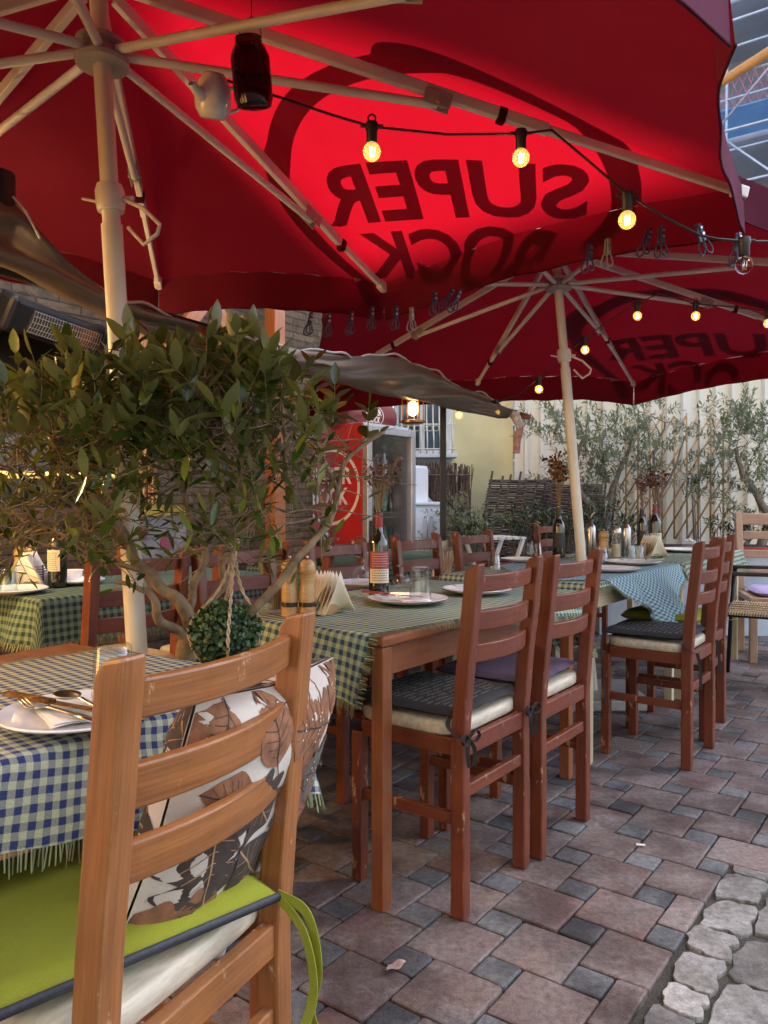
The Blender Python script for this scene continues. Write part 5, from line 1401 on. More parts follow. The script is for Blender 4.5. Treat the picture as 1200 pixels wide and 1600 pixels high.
# ------------------------------------------------------------------ jar lantern, teapot, ribbon
jl = P(393, 115, 1.86)
q = thing('jar_lantern', 'dark ribbed glass jar hung by wire from an umbrella strut', 'jar', jl)
mb = MB(); tl = Matrix.Rotation(.22, 3, 'X') @ Matrix.Rotation(-.06, 3, 'Y')
mb.lathe([(.030, -.075), (.040, -.072), (.0455, -.055), (.0455, .035), (.036, .058), (.030, .062), (.031, .078), (.028, .078), (.027, .06), (.034, .05), (.0425, .03), (.0425, -.05), (.036, -.068), (.001, -.07)], (0, 0, 0), 72, tl, .022, 24, capb=True, capt=False)
mb.build('jar', glass('smoked_plum_glass', (.10, .028, .032), .05), q, True, angle=50)
mb = MB(); mb.tube(curve_pts([tl @ V((-.03, 0, .068)), V((-.022, 0, .11)), V((.0, .0, .135)), V((.02, 0, .11)), tl @ V((.03, 0, .068))], 8), .0012, 5); mb.tube([V((0, 0, .135)), V((0, .004, .175)), V((-.012, .01, .215))], .0012, 5); mb.tube([tl @ V((.031*cos(a), .031*sin(a), .070)) for a in [k*pi/8 for k in range(16)]], .0014, 5, closed=True)
mb.build('wire', M['black_metal'], q)
tpos = P(333, 150, 1.92)
q = thing('teapot', 'small white teapot hung upside down around a string light socket', 'teapot', tpos)
tl2 = Matrix.Rotation(.30, 3, 'X') @ Matrix.Rotation(.12, 3, 'Y')
mb = MB(); mb.lathe([(.012, -.052), (.03, -.05), (.042, -.032), (.046, -.005), (.040, .026), (.028, .045), (.024, .05), (.022, .05), (.036, .024), (.042, -.005), (.036, -.032), (.02, -.044)], (0, 0, 0), 32, tl2, capt=False); mb.build('body', M['white_china'], q, True, angle=60)
mb = MB(); mb.tube([tl2 @ V(p) for p in ((-.02, -.035, -.008), (-.03, -.052, .0), (-.038, -.066, .012))], [.017, .012, .0095], 14, caps=False); mb.build('spout', M['white_china'], q, True)
mb = MB(); mb.tube(curve_pts([tl2 @ V(p) for p in ((.03, .03, .025), (.05, .05, .03), (.055, .055, -.01), (.033, .03, -.03))], 8), .005, 8); mb.build('handle', M['white_china'], q, True)
rb = P(812, 660, 4.7)
q = thing('ribbon', 'spotted white and pink ribbon knotted at the end of the brown awning', 'ribbon', rb); mb = MB()
ribbon(mb, curve_pts([(-.05, 0, .06), (-.02, -.01, .01), (.0, .0, -.04), (-.012, .012, -.10), (-.02, .0, -.19)], 8), .045, (0, 1, .2)); mb.build('tail', mat('ribbon_pink', (.50, .30, .28), .9, .4, 30), q, True, solid=.003)
mb = MB(); ribbon(mb, curve_pts([(-.05, -.005, .06), (-.025, -.03, .03), (-.01, -.02, -.01), (.01, -.01, -.03)], 8), .05, (0, 1, .4)); mb.build('knot', mat('ribbon_white', (.7, .68, .68), .9, .4, 50), q, True, solid=.004)
mb = MB(); mb.tube([(.0, .0, .045), (.03, -.01, .035), (.065, -.015, .03)], [.018, .02, .014], 10); mb.build('bow', mat('ribbon_brown', (.26, .10, .08), .8, .3, 30), q, True)

# ------------------------------------------------------------------ string lights
M['filament'] = emit('filament', (1, .66, .28), 5); 
m, t, b = nt('bulb_glass'); b.inputs['Base Color'].default_value = (1, .80, .46, 1); b.inputs['Roughness'].default_value = .05; b.inputs['Transmission Weight'].default_value = .92; b.inputs['IOR'].default_value = 1.05
b.inputs['Emission Color'].default_value = (1, .50, .13, 1); b.inputs['Emission Strength'].default_value = .035; M['bulb_glass'] = m
M['bulb_off'] = glass('clear_bulb', (1, .96, .9), .03, 1.1)
def string_light(label, ctrl, bulbs, seed):
    r = thing('string_light', label, 'string lights', ctrl[0], 0, 'cafe string lights'); w = ctrl[0]
    mb = MB(); mb.tube(ctrl, .0034, 6); mb.build('cord', M['black'], r, True, world=w)
    for p, rad, lit, ring in bulbs:
        k = rad/.0235
        mb = MB(); mb.lathe([(.008*k, .012*k), (.016*k, .010*k), (.0175*k, -.006*k), (.0145*k, -.012*k), (.0145*k, -.040*k), (.012*k, -.043*k)], p, 16); mb.tube([p-V((.03*k, 0, -.002)), p+V((.03*k, 0, .002))], [.0045*k, .0045*k], 8)
        if ring: mb.tube([p+V((.010*k*cos(a), 0, .022*k+.010*k*sin(a))) for a in [q_*pi/6 for q_ in range(12)]], .0026*k, 6, closed=True)
        s_ = mb.build('bulb_socket', M['black'], r, True, world=w, angle=40)
        c = p+V((0, 0, -.066*k)); mb = MB(); mb.ball(c, rad, 20, 14, (1, 1, 1.06)); mb.mi = 1
        for q_ in range(3): a = q_*2.1; mb.tube([c+V((.006*k*cos(a), .006*k*sin(a), .010*k)), c+V((.004*k*cos(a), .004*k*sin(a), -.012*k))], .0019*k, 5)
        mb.build('bulb', [M['bulb_glass'] if lit else M['bulb_off'], M['filament'] if lit else M['steel']], s_, True, world=w)
c1_ = [(322, 118, 1.93), (342, 122, 1.93), (440, 153, 1.98), (520, 180, 2.02), (581, 198, 2.05), (700, 210, 2.1), (814, 209, 2.14), (862, 203, 2.17), (920, 252, 2.14), (980, 304, 2.12), (1040, 340, 2.12), (1093, 367, 2.14), (1120, 373, 2.15), (1163, 377, 2.15), (1240, 378, 2.15), (1300, 370, 2.15)]
string_light('nearer black string light looping across the lit red canopy', [P(*p) for p in c1_],
    [(P(581, 198, 2.05), .0235, 1, 1), (P(814, 209, 2.14), .0235, 1, 0), (P(980, 306, 2.12), .0235, 1, 0), (P(1163, 377, 2.15), .0235, 0, 0)], 1)
c2_ = [(1290, 498, 4.3), (1200, 487, 4.25), (1140, 479, 4.2), (1087, 475, 4.15), (1030, 458, 4.1), (996, 475, 4.2), (950, 502, 4.25), (914, 529, 4.35), (880, 556, 4.45), (842, 591, 4.5), (808, 618, 4.6), (775, 628, 4.62), (745, 634, 4.6), (717, 632, 4.6), (690, 622, 4.6)]
string_light('farther string light under the second umbrella ending at the awning', [P(*p) for p in c2_],
    [(P(1200, 487, 4.25), .023, 1, 0), (P(1087, 475, 4.15), .023, 1, 1), (P(996, 475, 4.2), .023, 1, 1), (P(914, 529, 4.35), .023, 1, 0), (P(842, 591, 4.5), .023, 1, 0), (P(775, 628, 4.62), .023, 1, 0), (P(717, 632, 4.6), .023, 1, 0)], 2)
# ------------------------------------------------------------------ clothes pegs along the valance
M['peg_blue'] = mat('navy_peg', (.02, .028, .075), .45, .1); M['peg_grey'] = mat('grey_green_peg', (.22, .23, .20), .5, .1)
def peg(label, px, py, d, mat_, tilt):
    p = P(px, py, d); r = thing('clothes_peg', label, 'clothes peg', p, .5); r.rotation_euler = (0, tilt, .5); r.scale = (1.25,)*3; k = .9
    mb = MB()
    for sy in (-1, 1):
        mb.bar((0, sy*.0035, .034*k), (0, sy*.006, -.012*k), .010, .0045, (0, 1, 0))
    mb.build('jaw', mat_, r, bevel=.001)
    mb = MB()
    for sy in (-1, 1): mb.tube(curve_pts([(-.006, sy*.007, -.012*k), (-.010, sy*.010, -.035*k), (0, sy*.012, -.046*k), (.010, sy*.010, -.035*k), (.006, sy*.007, -.012*k)], 5), .0022, 5)
    mb.build('handle', mat_, r, True)
    mb = MB(); mb.box((0, -.007, .006), (.007, .004, .006)); mb.box((0, -.007, .020), (.006, .003, .005)); mb.build('spring', M['steel'], r)
    return r
pegs = [(484, 503, 2.95, 0, .2), (513, 505, 2.95, 0, .1), (548, 502, 2.98, 0, .15), (581, 494, 3.0, 0, .05), (618, 494, 2.98, 0, .1), (643, 496, 2.93, 1, 0), (679, 470, 2.85, 0, .05), (701, 463, 2.8, 0, .6), (713, 467, 2.78, 0, .45), (920, 400, 2.45, 0, .15), (949, 392, 2.42, 1, .05), (1010, 375, 2.36, 0, .35), (1033, 374, 2.33, 0, .02), (1096, 370, 2.2, 0, -.5), (1152, 385, 2.16, 0, .1)]
PEGL = ['navy peg farthest left on the near umbrella hem', 'navy peg second from the left end of the near hem', 'navy peg third from the left end of the near hem', 'navy peg under the tip of the middle rib', 'navy peg between the middle rib and the grey peg', 'grey peg hanging below the bright logo', 'navy peg hanging straight right of the lower grey peg', 'navy peg tilted, left one of the touching pair', 'navy peg tilted, right one of the touching pair', 'navy peg left of the upper grey peg', 'grey peg in front of the second umbrella top', 'navy peg tilted, right of the upper grey peg', 'navy peg upright, right of the tilted one', 'navy peg clipped to the string light cord', 'navy peg beside the unlit bulb']
for (px, py, d, g_, tl), lab in zip(pegs, PEGL): peg(lab, px, py, d, M['peg_grey'] if g_ else M['peg_blue'], tl)
# ------------------------------------------------------------------ small things on the ground
q = on_table(619, 1514, .004); mb = MB()
mb.grid([[(-.03+.06*i/10, (-1+j)*.013*sin(pi*(i+.5)/11), .004+.006*abs(j-1)+.003*sin(i)) for j in range(3)] for i in range(11)])
o = mb.build('fallen_leaf', mat('dry_leaf', (.42, .30, .28), .8, .25, 40), None, True, solid=.0006); o.location = q; o.rotation_euler = (0, 0, .7); tag(o, 'curled dry pinkish leaf lying on the pavers', 'leaf')
q = on_table(1001, 1320, .006); mb = MB(); mb.tube([(-.014, 0, 0), (.014, 0, 0)], .0035, 8); o = mb.build('cigarette_butt', M['napkin']); o.location = q; o.rotation_euler = (0, 0, -.2); tag(o, 'white cigarette butt on a grey paver', 'cigarette butt')
# ------------------------------------------------------------------ front olive tree
def leaf_mesh(mb, p, d, ln, w, rr, up=None, fine=True):
    """one lanceolate leaf folded along its midrib"""
    d = d.normalized(); up = up or V((rr.uniform(-.5, .5), rr.uniform(-.5, .5), 1))
    sd = d.cross(up)
    if sd.length < .05: sd = d.orthogonal()
    sd.normalize(); nn = sd.cross(d); fd = rr.uniform(.05, .45); cv = rr.uniform(-.18, .10)
    pr = ((0, .12), (.22, .78), (.52, 1.0), (.80, .62), (1, .04)) if fine else ((0, .2), (.5, 1), (1, .05))
    rows = []
    for t_, f in pr:
        c = p+d*(ln*t_)+nn*(cv*ln*t_*t_); e = sd*(w*.5*f); z = nn*(w*.5*f*fd)
        rows.append((c-e+z, c, c+e+z))
    b = len(mb.v)
    for r in rows: mb.v += r
    for i in range(len(rows)-1):
        for j in (0, 1): mb.face((b+i*3+j, b+i*3+j+1, b+i*3+3+j+1, b+i*3+3+j))
def twig(mb_s, mb_l, p, d, ln, rr, lsize, lw, step, curl=.25, fine=True, gap0=.25, r0=.0016):
    pts = [p]; dd = d.normalized(); n = 5
    for i in range(n):
        dd = (dd+V((rr.uniform(-1, 1), rr.uniform(-1, 1), rr.uniform(-.5, 1)))*curl*.5).normalized(); pts.append(pts[-1]+dd*ln/n)
    mb_s.tube(pts, [r0*(1-.6*i/n) for i in range(n+1)], 4, caps=False)
    t_ = gap0*ln; k = 0; a0 = rr.random()*3
    while t_ < ln:
        i = min(int(t_/ln*n), n-1); f = t_/ln*n-i; q = pts[i].lerp(pts[i+1], f); dr = (pts[i+1]-pts[i]).normalized(); o = dr.orthogonal().normalized(); o2 = dr.cross(o); a = a0+k*pi/2
        for sg in (0, pi):
            if rr.random() < .12: continue
            e = o*cos(a+sg)+o2*sin(a+sg); ld = (dr*rr.uniform(.35, .9)+e+V((0, 0, rr.uniform(-.15, .45)))).normalized()
            s_ = lsize*rr.uniform(.6, 1.15)
            leaf_mesh(mb_l, q, ld, s_, s_*lw*rr.uniform(.85, 1.2), rr, None, fine)
        t_ += step*rr.uniform(.8, 1.3); k += 1
    leaf_mesh(mb_l, pts[-1], dd, lsize*.9, lsize*lw, rr, None, fine)
def pixpath(pp): return [P(*q) for q in pp]
OB = P(288, 1035, 2.08)
tree = thing('olive_tree', 'potted olive tree with glossy leaves spreading in front of the ivory umbrella pole', 'tree', V((OB.x, OB.y, 0)))
tw = V((OB.x, OB.y, 0))
mb = MB(); mb.lathe([(.13, 0), (.15, .02), (.19, .40), (.205, .41), (.205, .45), (.19, .45), (.18, .41)], tw, 32, capt=False); mb.build('pot', M['terracotta'], tree, True, world=tw, angle=40)
mb = MB(); mb.lathe([(.183, .415), (.001, .43)], tw, 24, capt=False); mb.build('earth', M['soil'], tree, world=tw)
BR = [  # (path px,py,depth ...), radius start, end
    ([(288, 1320, 2.08), (286, 1180, 2.07), (290, 1080, 2.08), (288, 1030, 2.08), (292, 1000, 2.08)], .030, .026),
    ([(292, 1002, 2.08), (278, 985, 2.06), (258, 978, 2.03), (245, 962, 2.0), (243, 942, 1.98), (232, 925, 1.96), (214, 918, 1.95), (180, 908, 1.93)], .017, .005),
    ([(292, 1005, 2.08), (297, 968, 2.08), (280, 942, 2.06), (258, 925, 2.05), (238, 900, 2.03), (215, 880, 2.02), (208, 862, 2.02), (190, 830, 2.0), (168, 800, 1.98), (142, 770, 1.97), (135, 735, 1.96), (150, 705, 1.95), (160, 660, 1.93), (150, 600, 1.9)], .020, .006),
    ([(208, 862, 2.02), (175, 838, 2.0), (150, 815, 1.98), (128, 800, 1.97), (95, 775, 1.95), (60, 740, 1.93), (30, 700, 1.9)], .009, .003),
    ([(142, 770, 1.97), (115, 735, 1.96), (90, 700, 1.94), (62, 650, 1.9), (40, 600, 1.87)], .008, .003),
    ([(292, 990, 2.08), (300, 940, 2.1), (302, 915, 2.1), (320, 880, 2.1), (318, 850, 2.1), (300, 810, 2.09), (285, 760, 2.07), (275, 700, 2.04), (262, 640, 2.0), (255, 580, 1.96)], .013, .004),
    ([(300, 990, 2.09), (325, 945, 2.12), (350, 915, 2.13), (346, 880, 2.12), (368, 842, 2.1), (398, 820, 2.08), (405, 795, 2.06), (392, 775, 2.05), (400, 745, 2.03), (378, 720, 2.0), (362, 690, 1.98), (350, 640, 1.95), (330, 570, 1.9)], .012, .004),
    ([(296, 1010, 2.08), (340, 990, 2.0), (392, 958, 1.95), (440, 905, 1.96), (480, 855, 1.98), (505, 830, 2.0), (523, 795, 2.02), (528, 760, 2.03), (540, 720, 2.05), (575, 690, 2.08), (600, 672, 2.1)], .014, .005),
    ([(528, 770, 2.03), (515, 740, 2.0), (500, 700, 1.98), (470, 650, 1.95), (450, 600, 1.93)], .007, .003),
    ([(523, 795, 2.02), (500, 790, 2.04), (460, 800, 2.06), (420, 790, 2.05)], .006, .003),
    ([(392, 775, 2.05), (430, 740, 2.02), (445, 700, 2.0), (440, 640, 1.96), (430, 580, 1.93)], .006, .003),
    ([(245, 962, 2.0), (225, 900, 1.97), (180, 880, 1.95), (130, 870, 1.92), (70, 850, 1.9)], .006, .002),
    ([(232, 895, 2.03), (150, 870, 1.98), (90, 830, 1.95), (20, 800, 1.9)], .006, .002),
]
tr_mb = MB(); pool = []
for pp, r0, r1 in BR:
    c = curve_pts(pixpath(pp), 5); k = len(c)
    c = [q+V((noise.noise(q*17), noise.noise(q*17+V((5, 0, 0))), noise.noise(q*17+V((9, 3, 0)))))*.006 for q in c]
    rs = [(r0+(r1-r0)*i/(k-1))*(1+.14*noise.noise(c[i]*40)) for i in range(k)]
    tr_mb.tube(c, rs, 9)
    for q in c:
        pool.append(q)
tr_mb.build('trunk', M['bark'], tree, True, world=tw)
rr = random.Random(23); st, lf = MB(), MB()
pool_c = [q for q in pool if q.z > 1.02]
def crown_ok(px, py):
    """crown outline read off the photograph, as heights over the table"""
    top = 500+42*sin(px*.021)+(45 if px > 480 else 0)
    return top
made = 0
while made < 390:
    px = rr.uniform(-40, 530); 
    py = 575+ (rr.random()**1.1)*300
    top = 590+18*sin(px*.035+1)+18*sin(px*.083)+ (50 if px > 470 else 0)+(42 if px < 190 else 0)
    if py < top: continue
    if py > 730 and rr.random() < .55: continue
    if px > 440 and rr.random() < .62: continue
    if 205 < px < 262 and py > 720 and rr.random() < .6: continue
    dmid = 1.97; dd = dmid+rr.uniform(-.34, .34)*(1-.35*abs((py-680)/200))
    tgt = P(px, py, dd)
    base = min((pool_c[rr.randrange(len(pool_c))] for _ in range(26)), key=lambda q: (q-tgt).length)
    v = tgt-base; ln = v.length
    if ln > .34: continue
    mid = base+v*.5+V((rr.uniform(-.03, .03), rr.uniform(-.03, .03), rr.uniform(-.03, .02)))
    if ln > .09: st.tube(curve_pts([base, mid, tgt], 4), [.0022-.001*i/8 for i in range(9)], 5, caps=False)
    out = (v.normalized()*.6+V((rr.uniform(-.6, .6), rr.uniform(-.6, .6), rr.uniform(.0, .9)))).normalized()
    upper = py < 690
    twig(st, lf, tgt, out, rr.uniform(.08, .17), rr, rr.uniform(.056, .086) if upper else rr.uniform(.042, .070), .38 if upper else .29, .025, .3)
    made += 1
# bare fine twigs low down
for _ in range(110):
    b0 = pool[rr.randrange(len(pool))]
    if b0.z < .93: continue
    d = V((rr.uniform(-1, 1), rr.uniform(-1, 1), rr.uniform(-.5, .7))).normalized(); ln = rr.uniform(.08, .28)
    pts = [b0]; 
    for i in range(5): d = (d+V((rr.uniform(-1, 1), rr.uniform(-1, 1), rr.uniform(-.6, .8)))*.28).normalized(); pts.append(pts[-1]+d*ln/5)
    st.tube(pts, [.0024, .002, .0017, .0014, .001, .0007], 4, caps=False)
    for q in pts[2:]:
        if rr.random() < .35: leaf_mesh(lf, q, V((rr.uniform(-1, 1), rr.uniform(-1, 1), rr.uniform(-.6, .6))), rr.uniform(.03, .05), .012, rr)
# strong upright shoots that break the top outline
for px, py, d_, h in ((320, 560, 1.78, .12), (392, 560, 1.8, .11), (195, 575, 1.72, .10), (60, 625, 1.7, .08), (95, 620, 1.72, .08), (410, 600, 1.8, .10), (440, 600, 1.82, .10), (268, 590, 1.75, .10), (520, 630, 1.95, .10), (15, 630, 1.7, .08), (575, 660, 2.06, .09), (150, 610, 1.7, .08)):
    twig(st, lf, P(px, py+30, d_), V((rr.uniform(-.2, .2), rr.uniform(-.2, .2), 1)), h, rr, .066, .38, .021, .15, True, .1, .0022)
st.build('twigs', M['bark'], tree, False, world=tw)
lf.build('crown', M['leaf_front'], tree, True, world=tw)

# boxwood ball in a macrame hanger
bc = P(352, 990, 1.93)
q = thing('boxwood_ball', 'clipped boxwood ball hanging in a rope hanger from an olive branch', 'topiary', bc)
mb = MB(); rr = random.Random(4)
for i in range(1500):
    d = V((rr.gauss(0, 1), rr.gauss(0, 1), rr.gauss(0, 1))).normalized(); rad = .082*rr.uniform(.80, 1.06); p = V((d.x*rad, d.y*rad, d.z*rad*.92))
    t_ = (d*.5+V((rr.uniform(-1, 1), rr.uniform(-1, 1), rr.uniform(-.6, 1)))).normalized(); s_ = rr.uniform(.011, .017)
    sd = t_.cross(d+V((.01, 0, 0))).normalized()*s_*.36; up_ = d*s_*.1
    mb.poly([p, p+t_*s_*.35+sd+up_, p+t_*s_*.8+sd*.8+up_, p+t_*s_, p+t_*s_*.8-sd*.8+up_, p+t_*s_*.35-sd+up_])
mb.build('leaves', M['leaf_box'], q)
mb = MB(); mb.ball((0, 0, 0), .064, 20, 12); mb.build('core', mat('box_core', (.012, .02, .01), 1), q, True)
topk = P(366, 868, 1.96)-bc; mb = MB()
for a in (.3, 1.9, 3.4, 5.0):
    pts = curve_pts([topk, topk*.55+V((.03*cos(a), .03*sin(a), .0)), V((.088*cos(a), .088*sin(a), .02)), V((.06*cos(a), .06*sin(a), -.065)), V((0, 0, -.092))], 14); tn = []
    for k_ in range(2):
        mb.tube([p+V((.0028*cos(i*.9+k_*pi), .0028*sin(i*.9+k_*pi), 0)) for i, p in enumerate(pts)], .0024, 5)
mb.tube([topk+V((0, 0, -.01)), topk+V((0, 0, .025))], .007, 8); mb.tube([topk+V((.012*cos(t_), 0, .035+.012*sin(t_))) for t_ in [i*pi/6 for i in range(12)]], .0022, 6, closed=True)
mb.build('rope_hanger', M['rope'], q, True)

# ------------------------------------------------------------------ trees and shrubs by the fence
def back_tree(label, base, stems, blobs, seed, n, leaf='leaf_back', lsize=.064, name='olive_tree', cat='tree', lw=.30):
    q = thing(name, label, cat, base); rr = random.Random(seed); t_ = MB(); l_ = MB(); pts = []
    for pp, r0, r1 in stems:
        c = curve_pts(pixpath(pp), 6); k = len(c); c = [x+V((noise.noise(x*8), noise.noise(x*8+V((3, 0, 0))), 0))*.02 for x in c]
        t_.tube(c, [r0+(r1-r0)*i/(k-1) for i in range(k)], 7); pts += c
    t_.build('trunk', M['bark_grey'], q, True, world=V(base))
    s_ = MB(); W_ = sum(b[4] for b in blobs)
    for (cx, cy, rx, ry, w, d) in blobs:
        for i in range(int(n*w/W_)):
            a = rr.random()*6.28; u_ = sqrt(rr.random()); tg = P(cx+rx*u_*cos(a), cy+ry*u_*sin(a), d+rr.uniform(-.28, .28))
            b_ = min((pts[rr.randrange(len(pts))] for _ in range(14)), key=lambda x: (x-tg).length); v = tg-b_
            if v.length > .9: b_ = tg-v.normalized()*.5
            if rr.random() < .22: s_.tube(curve_pts([b_, b_+(tg-b_)*.5+V((0, 0, rr.uniform(-.03, .05))), tg], 3), [.0042, .004, .0035, .003, .0025, .002, .0015], 4, caps=False)
            out = (v.normalized()*.5+V((rr.uniform(-.8, .8), rr.uniform(-.8, .8), rr.uniform(-.4, .7)))).normalized()
            twig(s_, l_, tg, out, rr.uniform(.16, .32), rr, lsize, lw, .021, .3, False, .05, .0018)
    s_.build('twigs', M['bark_grey'], q, world=V(base)); l_.build('crown', M[leaf], q, True, world=V(base))
back_tree('silvery olive tree with two stems between the willow panel and the trellis', V((1.85, 6.75, 0)),
    [([(938, 935, 6.75), (934, 850, 6.75), (925, 800, 6.75), (905, 765, 6.7), (898, 720, 6.7), (915, 680, 6.7)], .05, .018), ([(934, 850, 6.75), (952, 800, 6.75), (958, 760, 6.75), (975, 720, 6.7), (985, 690, 6.7)], .035, .012)],
    [(925, 690, 55, 42, 3, 6.7), (870, 672, 40, 26, 1.3, 6.7), (960, 750, 45, 40, 1.6, 6.7), (975, 690, 38, 40, 1.3, 6.75), (885, 735, 30, 35, .5, 6.7)], 31, 120)
back_tree('loose olive growing through the middle of the bamboo trellis', V((2.45, 6.75, .6)),
    [([(1025, 850, 6.75), (1030, 780, 6.75), (1020, 720, 6.75), (1040, 660, 6.75)], .02, .008), ([(1030, 780, 6.75), (1055, 730, 6.75), (1070, 680, 6.75)], .014, .006)],
    [(1025, 680, 40, 45, 1.6, 6.8), (1010, 640, 28, 14, .6, 6.8), (1040, 745, 38, 35, 1.0, 6.8), (1072, 700, 25, 50, .5, 6.8), (1085, 760, 25, 30, .5, 6.8)], 32, 55)
back_tree('silvery olive tree at the right edge in front of the fence', V((3.1, 6.6, .3)),
    [([(1180, 880, 6.6), (1200, 815, 6.6), (1182, 775, 6.6), (1160, 740, 6.6), (1150, 700, 6.6)], .045, .016), ([(1200, 815, 6.6), (1215, 760, 6.6), (1205, 700, 6.6)], .03, .012)],
    [(1150, 690, 55, 38, 2.6, 6.6), (1185, 680, 40, 40, 1.6, 6.6), (1140, 750, 45, 38, 1.4, 6.6), (1190, 750, 35, 40, 1.0, 6.6), (1165, 655, 35, 18, .5, 6.6)], 33, 110)
back_tree('young olive sapling behind the slim black steel post', V((.62, 6.3, 0)),
    [([(715, 985, 6.3), (712, 880, 6.3), (706, 820, 6.3), (712, 770, 6.3)], .016, .005)],
    [(708, 815, 22, 28, 1, 6.3), (700, 860, 24, 28, 1, 6.3), (722, 805, 14, 18, .3, 6.3)], 34, 55, lsize=.045)
def shrub(label, base, blobs, seed, n, leaf='leaf_shrub', ls=.055, lw=.3):
    q = thing('shrub', label, 'shrub', base); rr = random.Random(seed); s_, l_ = MB(), MB(); W_ = sum(b[4] for b in blobs)
    for (cx, cy, rx, ry, w, d) in blobs:
        for i in range(int(n*w/W_)):
            a = rr.random()*6.28; u_ = sqrt(rr.random()); tg = P(cx+rx*u_*cos(a), cy+ry*u_*sin(a), d+rr.uniform(-.2, .2)); b_ = V((tg.x*.8+base[0]*.2, tg.y*.8+base[1]*.2, base[2]+.05))
            s_.tube([b_, (b_+tg)/2, tg], [.004, .003, .002], 4, caps=False)
            twig(s_, l_, tg, V((rr.uniform(-.8, .8), rr.uniform(-.8, .8), rr.uniform(.1, 1))), rr.uniform(.08, .16), rr, ls, lw, .02, .3, False, .0)
    s_.build('stems', M['bark_grey'], q, world=V(base)); l_.build('foliage', M[leaf], q, True, world=V(base))
shrub('dense dark green shrub between the willow panels and the table', V((1.3, 6.3, .3)), [(830, 835, 42, 28, 2, 6.2), (880, 838, 35, 26, 1.5, 6.2), (945, 825, 42, 26, 1.6, 6.2), (985, 835, 30, 20, .7, 6.2)], 41, 190)
shrub('low green plants in the red flaking planter', V((.75, 6.4, .55)), [(735, 830, 22, 14, 1, 6.4), (715, 838, 14, 10, .4, 6.4)], 42, 40, ls=.07)
shrub('green climber leaves at the foot of the trellis', V((2.75, 6.5, .7)), [(1140, 825, 30, 20, 1, 6.5), (1085, 745, 10, 30, .4, 6.75), (1180, 830, 20, 14, .5, 6.5)], 43, 40, ls=.06)
# ------------------------------------------------------------------ sun, sky, and the direction they come from
S_AZ, S_EL = math.radians(54), math.radians(50)
SD = V((cos(S_AZ)*cos(S_EL), sin(S_AZ)*cos(S_EL), sin(S_EL)))
LAT = V((-sin(S_AZ), cos(S_AZ), 0)); HZ = V((cos(S_AZ), sin(S_AZ), 0))
DW = 20.5
def cast(p):   # where the sun ray through p meets the wall plane: (lateral, height)
    k = (DW-p.dot(HZ))/HZ.dot(V((SD.x, SD.y, 0))); q = p+SD*k
    return q.dot(LAT), q.z
def wp(a, h): return LAT*a+HZ*DW+V((0, 0, h))
G = UMB1
lit = [canopy_pt(G, 0, -.30, .06), canopy_pt(G, 0, -.16, .55), canopy_pt(G, 0, -.05, .97), canopy_pt(G, 0, .5, .985), canopy_pt(G, 0, 1.08, .985), canopy_pt(G, 0, 1.22, .6), canopy_pt(G, 0, 1.5, .15)]
HOLE = [cast(p) for p in lit]  # opening shaped so that sun reaches the logo panel
HOLE2 = [cast(p) for p in (T(-2.65, -2.8, .2), T(-2.65, -.95, .2), T(-2.65, -.95, 2.9), T(-2.65, -2.8, 2.9))]  # opening shaped so that sun reaches the added ochre reflector wall
print('HOLE', [(round(a, 2), round(b, 2)) for a, b in HOLE])
# unseen block added behind the camera to weaken the fill light from there
nb = thing('rear_blocker', 'unseen block added behind the camera to hold back sky light', 'building', (0, -11, 0))
mb = MB(); mb.box((0, -1, 8.5), (26, 2, 17)); mb.build('wall', mat('blocker_grey', (.16, .15, .13), .9, .08, 2), nb)
for x in range(-10, 11, 4):
    for z in (2, 5, 8):
        mb = MB(); mb.box((x, .02, z), (1.2, .06, 1.5)); mb.build('window', M['house_glass'], nb)
# ------------------------------------------------------------------ building under construction, upper right
M['concrete'] = mat('raw_concrete', (.52, .53, .54), .9, .2, .7, .3, 8)
M['deck_blue'] = mat('blue_metal_deck', (.26, .55, .95), .35, .15, 1.5)
M['scaffold'] = mat('scaffold_tube', (.55, .56, .58), .4, .15, metal=.6)
M['net'] = mat('pink_safety_net', (.60, .22, .28), .8, .2)
M['orange'] = mat('orange_pipe', (.62, .25, .05), .5, .1)
BX = HZ*18.5+LAT*1.5; bd = thing('construction_site', 'concrete building under construction with blue metal decks and scaffolding', 'building', BX, atan2(-LAT.y, -LAT.x))
FL = [0, 3.0, 6.0, 9.0, 12.0]
for z in FL[1:]:
    mb = MB(); mb.box((0, .7, z), (21, 2.4, .28)); mb.build('floor_slab', M['concrete'], bd, bevel=.02)
    mb = MB(); mb.grid([[(-5.5+.0*j, -.62-.16*i+.0, z-.02-.10*(i % 2)-.03*i) for j in (0, 1)] if False else [(-10.6, -.62-.13*i, z-.05-.07*(i % 2)), (10.6, -.62-.13*i, z-.05-.07*(i % 2))] for i in range(12)]); mb.build('metal_deck', M['deck_blue'], bd, solid=.02)
for x in (-9.6, -6.8, -4.0, -1.2, 1.6, 4.4, 7.2, 10.0):
    mb = MB(); mb.box((x, .0, 6.0), (.55, .5, 12.0)); mb.build('column', M['concrete'], bd, bevel=.02)
def wp(a, h): return LAT*a+HZ*DW+V((0, 0, h))
mb = MB()     # added unseen blocker wall; keeps sun off the yard except through two shaped openings
def inside(pl, x, y):
    c = False
    for k, (x1, y1) in enumerate(pl):
        x0, y0 = pl[k-1]
        if (y1 > y) != (y0 > y) and x < (x0-x1)*(y-y1)/(y0-y1)+x1: c = not c
    return c
